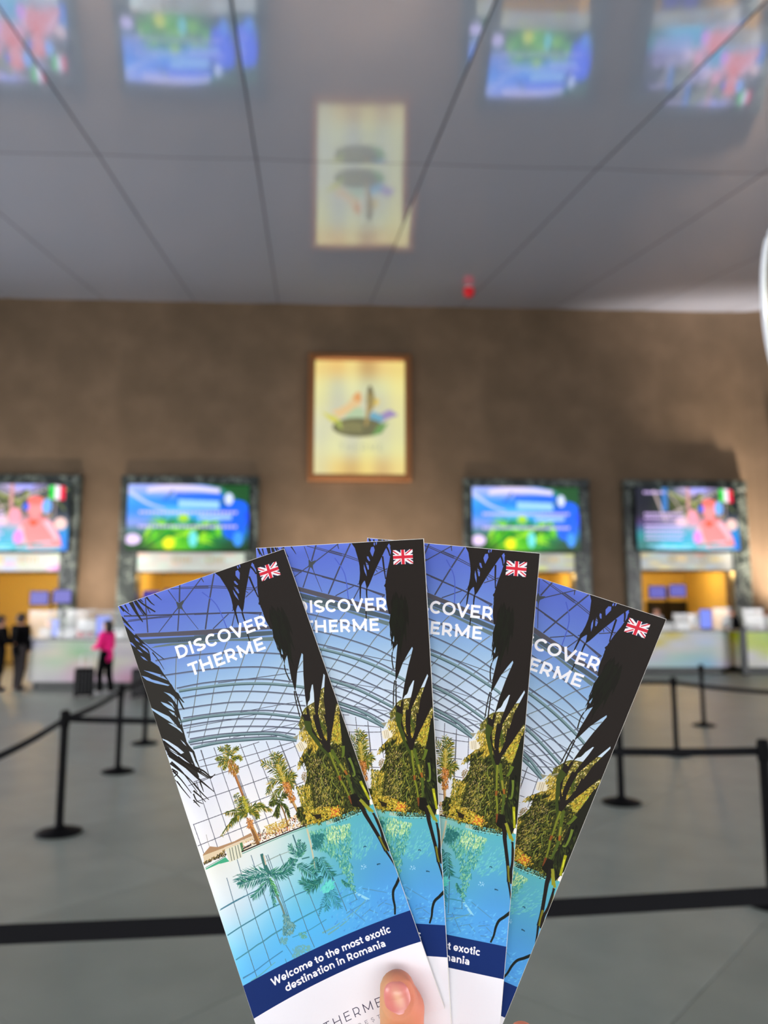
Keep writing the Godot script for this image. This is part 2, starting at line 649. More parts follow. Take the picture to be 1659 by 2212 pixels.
func screen_bather() -> ImageTexture:
	psc = 1.0
	rng.seed = 4
	pim = wash([[c8(24, 26, 40), c8(40, 60, 60), c8(190, 170, 210), c8(150, 140, 190), c8(50, 60, 60)], [c8(20, 22, 34), c8(60, 70, 40), c8(110, 110, 70), c8(80, 90, 80), c8(30, 40, 40)], [c8(24, 24, 40), c8(60, 70, 60), c8(130, 120, 90), c8(90, 90, 90), c8(40, 50, 60)], [c8(70, 60, 110), c8(120, 120, 160), c8(200, 170, 190), c8(220, 150, 170), c8(120, 130, 150)], [c8(20, 130, 140), c8(20, 160, 190), c8(60, 170, 200), c8(120, 190, 220), c8(20, 140, 220)], [c8(10, 110, 110), c8(10, 160, 200), c8(60, 170, 220), c8(140, 200, 230), c8(10, 130, 230)]], 384, 236)
	for k in 24:
		ln([rng.randf_range(60, 380), rng.randf_range(0, 20), rng.randf_range(60, 380), rng.randf_range(90, 130)], [c8(150, 160, 80), c8(50, 60, 40), c8(90, 100, 60), c8(190, 170, 170)][k % 4], rng.randf_range(3, 9))
	ln([200, 0, 198, 60, 202, 110], c8(210, 150, 150), 12)
	ln([110, 0, 108, 90], c8(60, 120, 190), 22)
	ln([320, 40, 316, 120], c8(170, 130, 120), 16)
	pg([205, 0, 268, 0, 262, 18, 205, 18], c8(170, 170, 250))
	var skin := c8(255, 140, 140)
	var lite := c8(255, 190, 205)
	pg([226, 236, 222, 180, 236, 140, 262, 118, 300, 116, 336, 140, 360, 190, 366, 222, 330, 236], skin)
	fill(PackedVector2Array(arc_pts(276, 80, 28, 38)), c8(255, 150, 150))
	fill(PackedVector2Array(arc_pts(276, 58, 26, 16)), c8(255, 120, 110))
	ln([232, 150, 240, 190, 256, 230], lite, 18, 14)
	ln([310, 130, 336, 170, 350, 200], lite, 22, 12)
	pg([258, 126, 290, 130, 276, 150, 262, 144], c8(255, 80, 40))
	fill(PackedVector2Array(arc_pts(212, 110, 20, 26)), c8(255, 160, 180))
	fill(PackedVector2Array(arc_pts(246, 80, 10, 14)), c8(60, 100, 240))
	fill(PackedVector2Array(arc_pts(226, 190, 16, 26)), c8(240, 140, 240))
	fill(PackedVector2Array(arc_pts(358, 140, 20, 22)), c8(255, 210, 200))
	fill(PackedVector2Array(arc_pts(312, 78, 16, 26)), c8(120, 180, 255))
	fill(PackedVector2Array(arc_pts(170, 130, 22, 20)), c8(240, 200, 210))
	pg([316, 4, 334, 4, 334, 54, 318, 54], c8(10, 210, 60))
	pg([334, 4, 352, 4, 352, 56, 334, 54], c8(250, 240, 250))
	pg([352, 4, 368, 8, 368, 56, 352, 56], c8(240, 10, 60))
	for row in [[30, 14, 80], [30, 96, 150], [30, 112, 150], [30, 140, 146], [30, 156, 140], [30, 172, 150], [30, 190, 140]]:
		for j in range(0, int(row[2]), 10):
			pg([row[0] + j, row[1], row[0] + j + 8, row[1], row[0] + j + 8, row[1] + 9, row[0] + j, row[1] + 9], c8(220, 190, 250))
	for k in 16:
		ln([rng.randf_range(0, 300), rng.randf_range(204, 236), rng.randf_range(60, 384), rng.randf_range(204, 236)], [c8(10, 200, 220), c8(150, 220, 250), c8(10, 150, 150)][k % 3], 5)
	pim.resize(192, 118, Image.INTERPOLATE_BILINEAR)
	return ImageTexture.create_from_image(pim)

func pastel(seed_: int, cols: Array, w := 12, h := 5) -> ImageTexture:
	rng.seed = seed_
	var rows := []
	for y in h:
		var row := []
		for x in w:
			row.append(c8(190, 190, 180).lerp(cols[rng.randi() % cols.size()], pow(rng.randf(), 2.2) * 0.9))
		rows.append(row)
	return ImageTexture.create_from_image(wash(rows, 256, 96))

func build_portals() -> void:
	var pool := glow(screen_pool(), 1.25)
	var bather := glow(screen_bather(), 1.25)
	var where := ["at the left edge of the photo", "second from the left", "right of the golden light box", "farthest right"]
	var band_cols := [[c8(236, 130, 210), c8(240, 150, 220), c8(200, 220, 190), c8(180, 190, 230)], [c8(190, 220, 200), c8(240, 200, 180), c8(200, 224, 214)], [c8(200, 224, 210), c8(220, 226, 130), c8(210, 214, 200)], [c8(200, 220, 210), c8(240, 170, 150), c8(240, 224, 160), c8(190, 210, 230)]]
	for i in 4:
		var p: Array = PORTALS[i]
		# stone surround
		var mid: float = (p[0] + p[1]) * 0.5
		var o := thing("stone_portal", "dark green marble surround of the ticket window " + ["cut off by the left frame edge", "left of centre, behind the leftmost leaflet", "partly hidden by the right-hand leaflets", "at the right with the dark doorway inside"][i], "portal", on_wall(mid, 0), TURN, "marble ticket window surrounds")
		var top: float = 6.35
		for e in [[p[0], p[2]], [p[3], p[1]]]:
			var w: float = e[1] - e[0]
			var st := st_new()
			box(st, Vector3((e[0] + e[1]) * 0.5 - mid, 3.0, 0.03), Vector3(w, 6.0, 0.5), 0.03)
			part("jamb", st.commit(), M.marble, o)
			st = st_new()
			box(st, Vector3((e[0] + e[1]) * 0.5 - mid, 0.2, 0.08), Vector3(w + 0.12, 0.4, 0.62), 0.03)
			part("plinth", st.commit(), M.marble, o)
		var st := st_new()
		box(st, Vector3(0, (6.0 + top) * 0.5, 0.05), Vector3(p[1] - p[0], top - 6.0, 0.54), 0.03)
		part("lintel", st.commit(), M.marble, o)
		st = st_new()
		box(st, Vector3((p[2] + p[3]) * 0.5 - mid, (p[4] + 6.0) * 0.5, -0.12), Vector3(p[3] - p[2], 6.0 - p[4], 0.2), 0.01)
		part("spandrel", st.commit(), M.kick, o)
		# picture screen
		var sw: float = p[6] - p[5]
		var sh: float = p[8] - p[7]
		o = thing("display_screen", "bright screen showing " + ("a bather with a tricolour flag, " if p[9] == 1 else "green plants and blue water, ") + where[i], "screen", on_wall((p[5] + p[6]) * 0.5, (p[7] + p[8]) * 0.5, 0.42 if i != 3 else 0.46), TURN, "screens above the ticket windows")
		part("housing", boxed(Vector3(sw + 0.06, sh + 0.06, 0.14), 0.02, Vector3(0, 0, -0.075)), M.black, o)
		var pic := part("picture", picture(sw, sh), bather if p[9] == 1 else pool, o, Vector3(0, 0, 0.002))
		pic.set_meta("label", "glowing picture")
		area_lamp(o, "screen_light", c8(150, 190, 255), 0.15, Vector2(sw, sh), 0.03)
		# pastel sign board under the screen
		var bw: float = p[3] - p[2] + 0.06
		var b0: float = p[4] + 0.03
		var b1: float = p[7] - 0.06
		o = thing("sign_board", "pale pastel sign board with gold marks, under the screen " + ["at the left edge", "left of centre", "right of the light box", "at far right"][i], "sign", on_wall((p[2] + p[3]) * 0.5, (b0 + b1) * 0.5, 0.2), TURN, "pastel sign boards")
		var face := mat(Color.WHITE, 0.35)
		face.albedo_texture = pastel(40 + i, band_cols[i], 10, 4)
		face.emission_enabled = true
		face.emission = Color.BLACK
		face.emission_texture = face.albedo_texture
		face.emission_energy_multiplier = 0.45  # low glow added to brighten the board; no lamp of its own
		var bst := st_new()
		box(bst, Vector3(0, 0, -0.12), Vector3(bw, b1 - b0, 0.22), 0.02)
		part("board", bst.commit(), M.white, o)
		part("print", picture(bw - 0.05, b1 - b0 - 0.05), face, o, Vector3(0, 0, -0.006))
		for k in 2:
			var g := st_new()
			var ring := []
			for t in 25:
				ring.append(Vector3(-0.5 + k * 1.1 + 0.11 * cos(TAU * t / 24), 0.08 + 0.11 * sin(TAU * t / 24), 0.01))
			tube(g, ring, 0.016, 0.016, 6)
			for t in 3:
				box(g, Vector3(-0.28 + k * 1.1 + t * 0.11, 0.08, 0.01), Vector3(0.03, 0.2, 0.02), 0.004)
			part("gold_mark", g.commit(), M.gold, o)
		# warm lamps inside the office
		for k in 2:
			var at := on_wall(lerpf(p[2], p[3], 0.28 + 0.44 * k), p[4] + 0.13, -1.6)
			var dl := thing("downlight", ["left", "right"][k] + " of two round warm downlights inside the " + ["leftmost", "second from left", "third from left", "rightmost"][i] + " ticket window", "lamp", at, TURN, "office downlights")
			part("trim_ring", lathe([[0.06, 0.02], [0.11, 0.02], [0.11, -0.01], [0.09, -0.02], [0.06, 0.0]], 20), M.white, dl)
			var bulb := mat(Color.BLACK)
			bulb.emission_enabled = true
			bulb.emission = c8(255, 214, 140)
			bulb.emission_energy_multiplier = 4.0
			part("lens", lathe([[0.0, -0.012], [0.04, -0.01], [0.06, 0.0], [0.06, 0.01], [0.0, 0.01]], 16), bulb, dl)
			var l := OmniLight3D.new()
			l.name = "lamp_light"
			l.light_color = c8(255, 206, 120)
			l.light_energy = 2.0
			l.light_size = 0.05
			l.omni_range = 20
			l.omni_attenuation = 2.0
			l.shadow_enabled = true
			dl.add_child(l, true)
			l.position = Vector3(0, -0.12, 0)
	# dark doorway at the back of the rightmost office
	var d := struct("door_office", boxed(Vector3(1.6, 2.3, 0.1), 0.02), mat(c8(16, 13, 11), 0.8))
	d.position = on_wall(11.3, 1.15, -4.03)
	d.rotation.y = TURN

func build_added_uplights() -> void:
	# added lights, hidden behind the counters, to brighten the lower brown wall
	var at := [-15.6, -9.4, -2.7, -0.7, 1.3, 7.62, 13.4]
	var by := ["at far left", "between the two left portals", "right of the second portal", "under the light box", "left of the third portal", "between the two right portals", "right of the last portal"]
	for i in at.size():
		var o := thing("added_uplight", "added unseen floor light at the foot of the wall " + by[i], "lamp", on_wall(at[i], 0, 1.5 if i > 4 else 3.4), TURN, "added floor lights")
		part("can", lathe([[0.0, 0.0], [0.14, 0.0], [0.14, 0.1], [0.115, 0.12], [0.1, 0.06], [0.0, 0.06]], 24), M.black, o)
		var lens := mat(Color.BLACK)
		lens.emission_enabled = true
		lens.emission = c8(255, 236, 206)
		lens.emission_energy_multiplier = 1.5
		part("lens", lathe([[0.0, 0.075], [0.095, 0.075], [0.095, 0.085], [0.0, 0.09]], 20), lens, o)
		var l := SpotLight3D.new()
		l.name = "added_beam"
		l.light_color = c8(255, 240, 224)
		l.light_energy = ADDED_UPLIGHT * [1.6, 1.6, 1.2, 1.2, 1.2, 0.6, 17.0][i]
		l.light_size = 0.35 if i == 6 else 0.1
		l.spot_range = 40.0
		l.spot_attenuation = 2.0
		l.spot_angle = 34.0
		l.spot_angle_attenuation = 1.0
		l.shadow_enabled = true
		o.add_child(l, true)
		l.position = Vector3(0, 0.16, 0)
		l.rotation = Vector3(deg_to_rad([50.0, 50.0, 48.0, 48.0, 48.0, 64.0, 77.0][i]), 0, 0)

const ADDED_UPLIGHT := 21.0

func build_lightbox() -> void:
	# backlit panel in a copper frame, pale gold with the emblem
	psc = 1.0
	rng.seed = 9
	var pale := c8(232, 228, 168)
	pim = wash([[c8(246, 206, 110), c8(240, 190, 100), c8(246, 214, 120), c8(200, 150, 80), c8(240, 200, 110), c8(248, 214, 110)], [c8(238, 228, 150), c8(208, 206, 166), c8(236, 232, 166), c8(204, 204, 158), c8(226, 224, 160), c8(248, 234, 140)], [c8(228, 224, 160), c8(200, 200, 176), c8(222, 220, 170), c8(202, 202, 176), c8(210, 208, 170), c8(238, 228, 150)], [c8(222, 220, 176), c8(206, 204, 182), c8(214, 212, 180), c8(206, 204, 184), c8(206, 206, 172), c8(232, 226, 156)], [c8(216, 216, 180), c8(226, 224, 172), c8(206, 204, 180), c8(224, 222, 170), c8(214, 212, 170), c8(230, 226, 158)], [c8(226, 222, 170), c8(236, 232, 164), c8(212, 208, 170), c8(240, 234, 150), c8(222, 218, 160), c8(240, 232, 150)], [c8(230, 214, 150), c8(244, 206, 110), c8(216, 170, 90), c8(250, 216, 110), c8(220, 176, 100), c8(248, 216, 120)]], 480, 592)  # vertical reflection streaks and warm edge glow painted into the panel
	pg([90, 262, 130, 250, 180, 220, 210, 176, 240, 160, 250, 200, 236, 240, 180, 270, 130, 300], c8(236, 190, 130))
	pg([200, 190, 226, 160, 246, 172, 250, 210, 222, 214], c8(230, 140, 70))
	pg([280, 190, 320, 190, 350, 206, 330, 236, 290, 240], c8(230, 190, 80))
	pg([36, 268, 110, 290, 160, 330, 130, 340, 80, 312], c8(214, 206, 60))
	pg([320, 290, 400, 250, 446, 280, 390, 300, 340, 330], c8(140, 110, 190))
	pg([270, 300, 310, 262, 370, 290, 350, 330, 300, 340], c8(70, 150, 200))
	pg([170, 280, 220, 240, 260, 250, 270, 310, 150, 314], c8(170, 200, 160))
	fill(PackedVector2Array(arc_pts(232, 346, 138, 50)), c8(70, 66, 34))
	pg([340, 330, 392, 320, 356, 376, 300, 392], c8(70, 130, 50))
	pg([110, 330, 140, 306, 150, 366], c8(150, 170, 50))
	for k in 11:
		ln([140 + k * 11, 318 + absf(k - 5) * 1.2, 150 + k * 10, 372], c8(170, 160, 80), 3, 2)
	fill(PackedVector2Array(arc_pts(296, 200, 22, 62)), c8(120, 98, 44))
	fill(PackedVector2Array(arc_pts(294, 148, 12, 20)), c8(62, 50, 26))
	ln([290, 220, 282, 290, 272, 340], c8(150, 116, 50), 26, 14)
	ln([280, 180, 312, 230], c8(160, 130, 60), 10, 6)
	text("THERME", 130, 466, 236, 34, 0.09, c8(150, 150, 130), 0.35)
	for y in 592:
		for x in 480:
			pim.set_pixel(x, y, pim.get_pixel(x, y).lerp(c8(236, 234, 196), 0.3))
	var tex := ImageTexture.create_from_image(pim)
	psc = 2.0
	var c: Vector2 = (Vector2(-2.6296, 10.6932) + Vector2(0.9577, 6.2268)) * 0.5
	var o := thing("light_box", "glowing pale gold panel with a colourful bird emblem, copper framed, on the brown wall", "light box", on_wall(c.x, c.y), TURN)
	var w := 3.52
	var h := 4.44
	for k in 4:
		var st := st_new()
		if k < 2:
			box(st, Vector3((w * 0.5 - 0.11) * (2 * k - 1), 0, 0.17), Vector3(0.22, h, 0.34), 0.03)
		else:
			box(st, Vector3(0, (h * 0.5 - 0.11) * (2 * k - 5), 0.17), Vector3(w - 0.44, 0.22, 0.34), 0.03)
		part("frame_rail", st.commit(), M.copper, o)
	part("back_panel", boxed(Vector3(w - 0.3, h - 0.3, 0.06), 0.01, Vector3(0, 0, 0.06)), M.white, o)
	part("emblem_panel", picture(w - 0.42, h - 0.42), glow(tex, 0.95), o, Vector3(0, 0, 0.1))
	area_lamp(o, "panel_light", c8(255, 226, 150), 0.15, Vector2(w - 0.42, h - 0.42), 0.13)

# ---------------------------------------------------------------- counters
func counter(label: String, x0: float, x1: float, z: float, h: float, r: float, tex: Texture2D) -> Node3D:
	var o := thing("ticket_counter", label, "counter", Vector3((x0 + x1) * 0.5, 0, z - 0.5))
	var w := (x1 - x0) * 0.5
	part("kick_base", prism(round_plan(-w + 0.12, -0.42, w - 0.12, 0.4, r * 0.8), 0.0, 0.2), M.kick, o)
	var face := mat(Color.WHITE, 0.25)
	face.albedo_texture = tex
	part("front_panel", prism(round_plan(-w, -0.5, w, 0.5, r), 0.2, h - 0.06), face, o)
	part("steel_band", prism(round_plan(-w - 0.02, -0.52, w + 0.02, 0.52, r), h - 0.06, h - 0.035), M.kick, o)
	part("worktop", prism(round_plan(-w - 0.05, -0.55, w + 0.05, 0.55, r), h - 0.035, h, 0.008), mat(c8(176, 178, 176), 0.4), o)
	return o

func build_counters() -> void:  # pale blue spots in the front art paint in soft reflected highlights
	rng.seed = 8
	var g := c8(216, 216, 206)
	var rows := [[c8(196, 196, 220), c8(206, 220, 190), c8(170, 214, 170), c8(206, 206, 210), c8(214, 212, 210), c8(208, 210, 208), g, c8(190, 190, 206), g, g, c8(220, 214, 160), g, g, g], [c8(214, 214, 196), c8(220, 222, 190), c8(150, 206, 150), c8(206, 204, 206), c8(196, 190, 196), c8(206, 206, 206), g, g, c8(226, 220, 180), g, g, c8(190, 214, 206), g, g], [c8(206, 210, 190), c8(190, 218, 180), c8(206, 200, 180), c8(206, 206, 180), c8(210, 206, 196), c8(206, 180, 200), c8(206, 190, 200), g, c8(216, 204, 140), g, c8(226, 190, 190), g, g, g], [c8(214, 216, 206), c8(206, 214, 196), c8(214, 180, 190), c8(210, 206, 180), c8(206, 176, 196), c8(200, 150, 186), c8(200, 170, 190), c8(206, 150, 180), c8(210, 196, 120), c8(226, 216, 150), g, g, g, g], [c8(216, 216, 214), c8(206, 200, 206), c8(222, 180, 206), c8(210, 190, 206), c8(206, 150, 180), c8(196, 130, 150), c8(216, 170, 190), c8(214, 120, 170), c8(206, 130, 130), c8(216, 206, 190), g, g, g, g]]
	for r in rows:
		for k in r.size():
			r[k] = (r[k] * 0.82).lerp(c8(172, 168, 158), 0.2)
	var left := ImageTexture.create_from_image(wash(rows, 384, 96))
	var y := c8(226, 204, 90)
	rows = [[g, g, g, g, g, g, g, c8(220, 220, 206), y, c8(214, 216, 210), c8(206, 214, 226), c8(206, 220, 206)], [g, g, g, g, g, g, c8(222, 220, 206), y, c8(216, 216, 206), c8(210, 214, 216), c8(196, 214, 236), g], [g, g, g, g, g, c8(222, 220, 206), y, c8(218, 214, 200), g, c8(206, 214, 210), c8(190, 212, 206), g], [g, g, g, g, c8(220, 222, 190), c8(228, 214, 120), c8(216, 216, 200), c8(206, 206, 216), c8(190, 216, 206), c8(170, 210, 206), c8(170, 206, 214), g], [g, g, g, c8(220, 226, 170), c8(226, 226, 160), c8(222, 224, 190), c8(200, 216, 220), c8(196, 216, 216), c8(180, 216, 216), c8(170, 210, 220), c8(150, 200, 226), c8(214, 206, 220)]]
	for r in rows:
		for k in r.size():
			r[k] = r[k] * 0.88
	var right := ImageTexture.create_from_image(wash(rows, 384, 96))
	var lime := c8(196, 216, 70)
	rows = [[lime, c8(176, 206, 80), c8(206, 220, 110), c8(216, 190, 120), lime], [c8(200, 216, 90), c8(190, 210, 80), g, lime, g], [g, c8(206, 216, 130), g, g, c8(190, 214, 170)], [g, g, g, c8(206, 216, 200), g]]
	var far := ImageTexture.create_from_image(wash(rows, 256, 96))
	var a: Vector3 = Vector3(-8.4288, 0, -18.3007)
	var h := counter("long white ticket counter with pastel marbling, behind the person in pink", a.x, a.x + 7.6, -18.3, 1.2, 0.42, left)
	var b: Vector3 = Vector3(10.4735, 0, -23.544)
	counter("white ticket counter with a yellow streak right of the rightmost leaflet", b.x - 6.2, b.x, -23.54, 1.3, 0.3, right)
	counter("lime green and white counter section at the far right edge behind the dark post", b.x + 0.22, b.x + 3.2, -23.54, 1.3, 0.06, far)
	var o := thing("counter_post", "dark square post between the white counter and the lime green counter", "post", Vector3(b.x + 0.11, 0, -23.1))
	part("shaft", boxed(Vector3(0.16, 1.36, 0.2), 0.02, Vector3(0, 0.68, 0)), M.kick, o)
	part("cap", boxed(Vector3(0.19, 0.04, 0.23), 0.01, Vector3(0, 1.38, 0)), M.black, o)
	# glass screens on the worktops
	var gl := [[Vector3(-7.4761, 1.205, -18.35), Vector3(-6.7388, 1.205, -18.35), 1.2, 0.62, "glass guard on the left counter, left of the person in pink"], [Vector3(-6.6954, 1.205, -18.35), Vector3(-5.4159, 1.205, -18.35), 1.2, 0.6, "glass guard on the left counter behind the person in pink"], [Vector3(-8.3662, 1.2036, -18.4), Vector3(-7.5617, 1.2036, -18.4), 1.2, 0.6, "glass guard at the rounded left end of the left counter"], [Vector3(8.735, 1.3115, -23.6), Vector3(9.531, 1.3115, -23.6), 1.3, 0.45, "glass guard on the right counter left of the glowing blue display"], [Vector3(9.9499, 1.3115, -23.6), Vector3(10.5085, 1.3115, -23.6), 1.3, 0.62, "glass guard on the right counter beside the dark post"], [Vector3(10.8437, 1.3115, -23.6), Vector3(11.4581, 1.3115, -23.6), 1.3, 0.6, "glass guard on the lime green counter"]]
	for q in gl:
		var p0: Vector3 = q[0]
		var p1: Vector3 = q[1]
		o = thing("glass_guard", q[4], "glass screen", Vector3((p0.x + p1.x) * 0.5, q[2], p0.z), 0, "glass guards on the counters")
		var w := p1.x - p0.x
		part("pane", boxed(Vector3(w, q[3], 0.012), 0.002, Vector3(0, q[3] * 0.5 + 0.02, 0)), M.glass, o)
		part("top_rail", boxed(Vector3(w, 0.025, 0.03), 0.004, Vector3(0, q[3] + 0.03, 0)), M.steel, o)
		for s in [-1.0, 1.0]:
			part("clamp", boxed(Vector3(0.05, 0.08, 0.05), 0.008, Vector3(s * (w * 0.5 - 0.08), 0.04, 0)), M.steel, o)
	# upright glowing displays, monitors and printers on the worktops
	var blue := mat(c8(20, 20, 30), 0.3)
	blue.emission_enabled = true
	blue.emission = c8(130, 150, 255)
	blue.emission_energy_multiplier = 0.95
	var kiosks := [[Vector3(-7.8197, 1.1982, -18.6), 1.2, 0.15, 0.42, 0.9, "narrow glowing blue display standing on the left counter"], [Vector3(9.8089, 1.3082, -23.8), 1.3, 0.34, 0.6, -0.5, "glowing blue upright display on the right counter"], [Vector3(-6.7844, 1.1901, -18.9), 1.2, 0.34, 0.5, 0.3, "pale violet display on the left counter above the person in pink"]]
	for q in kiosks:
		var p: Vector3 = q[0]
		o = thing("counter_display", q[5], "display", Vector3(p.x, q[1], p.z), q[4] * 0.3, "glowing counter displays")
		part("stand", boxed(Vector3(q[2] * 0.7, 0.03, 0.16), 0.008, Vector3(0, 0.015, 0)), M.black, o)
		part("case", boxed(Vector3(q[2] + 0.02, q[3], 0.03), 0.008, Vector3(0, q[3] * 0.5 + 0.03, -0.02)), M.black, o)
		part("lit_face", picture(q[2], q[3] - 0.03), blue, o, Vector3(0, q[3] * 0.5 + 0.03, 0.0))
	for q in [[Vector3(-7.512, 1.1982, -18.6), 1.2, 0.2, "white ticket printer on the left counter under the glass guard"], [Vector3(-6.2371, 1.1982, -18.6), 1.2, -0.3, "white ticket printer on the left counter right of the person in pink"], [Vector3(9.1289, 1.3066, -23.9), 1.3, 0.1, "white ticket printer on the right counter near the tilted white monitor"], [Vector3(8.6339, 1.3066, -23.9), 1.3, -0.2, "white ticket printer on the right counter beside the corner of the rightmost leaflet"]]:
		var p: Vector3 = q[0]
		o = thing("ticket_printer", q[3], "printer", Vector3(p.x, q[1], p.z), q[2], "ticket printers")
		part("body", boxed(Vector3(0.36, 0.2, 0.34), 0.03, Vector3(0, 0.1, 0)), M.white, o)
		part("lid", boxed(Vector3(0.32, 0.05, 0.26), 0.015, Vector3(0, 0.22, -0.02)), mat(c8(150, 154, 156), 0.5), o)
		part("paper_slot", boxed(Vector3(0.24, 0.015, 0.02), 0.003, Vector3(0, 0.14, 0.172)), M.black, o)
	for q in [[Vector3(9.5248, 1.3066, -23.9), 1.3, 0.5, "white tilted monitor seen from behind on the right counter left of the blue display"], [Vector3(11.2926, 1.3066, -23.9), 1.3, 0.2, "wide white monitor seen from behind on the lime green counter"], [Vector3(11.7433, 1.515, -24.1), 1.3, -0.2, "tall white monitor back at the far right edge"], [Vector3(-7.1641, 1.1901, -18.9), 1.2, 0.2, "white monitor back on the left counter, just left of the person in pink"]]:
		var p: Vector3 = q[0]
		o = thing("monitor", q[3], "monitor", Vector3(p.x, q[1], p.z), q[2], "white monitor backs")
		part("foot", lathe([[0.0, 0.0], [0.12, 0.0], [0.12, 0.012], [0.03, 0.02], [0.03, 0.12], [0.0, 0.12]], 20), M.steel, o)
		var st := st_new()
		box(st, Vector3(0, 0.28, 0), Vector3(0.46, 0.3, 0.03), 0.01, Basis(Vector3.RIGHT, -0.35))
		part("shell", st.commit(), M.white, o)
		st = st_new()
		box(st, Vector3(0, 0.28, 0) + Basis(Vector3.RIGHT, -0.35) * Vector3(0, 0, -0.017), Vector3(0.42, 0.26, 0.006), 0.002, Basis(Vector3.RIGHT, -0.35))
		part("screen", st.commit(), M.black, o)
	# pairs of office screens on a pole
	var violet := mat(c8(20, 20, 30), 0.3)
	violet.emission_enabled = true
	violet.emission = c8(84, 80, 200)
	violet.emission_energy_multiplier = 0.8
	for q in [[Vector3(-10.4992, 2.25, -24.6), 0.62, "leftmost ticket window"], [Vector3(-7.5566, 2.3262, -26.6), 0.62, "window behind the leftmost leaflet"], [Vector3(10.0333, 2.5294, -27.6), 0.62, "rightmost ticket window"]]:
		var p: Vector3 = q[0]
		o = thing("screen_stand", "pair of small violet screens on a dark pole inside the " + q[2], "screen stand", Vector3(p.x, 0, p.z), 0, "violet screen pairs in the offices")
		part("foot", lathe([[0.0, 0.0], [0.3, 0.0], [0.3, 0.02], [0.05, 0.05], [0.0, 0.05]], 24), M.black, o)
		part("pole", lathe([[0.0, 0.04], [0.03, 0.04], [0.03, p.y + 0.2], [0.0, p.y + 0.2]], 12), M.black, o)
		for s in [-1.0, 1.0]:
			var at := Vector3(s * q[1] * 0.58, p.y + (0.03 if s < 0 else 0.08), 0.06)
			var sc := part("screen", boxed(Vector3(q[1], 0.46, 0.06), 0.015), M.black, o, at)
			part("lit_face", picture(q[1] - 0.06, 0.4), violet, sc, Vector3(0, 0, 0.033))
	o = thing("platform", "low dark staff platform behind the right counters", "platform", Vector3(9.5, 0, -25.25))
	part("deck", boxed(Vector3(7.6, 0.3, 1.2), 0.02, Vector3(0, 0.15, 0)), M.kick, o)
	part("nosing", boxed(Vector3(7.6, 0.03, 0.04), 0.005, Vector3(0, 0.3, 0.6)), M.steel, o)

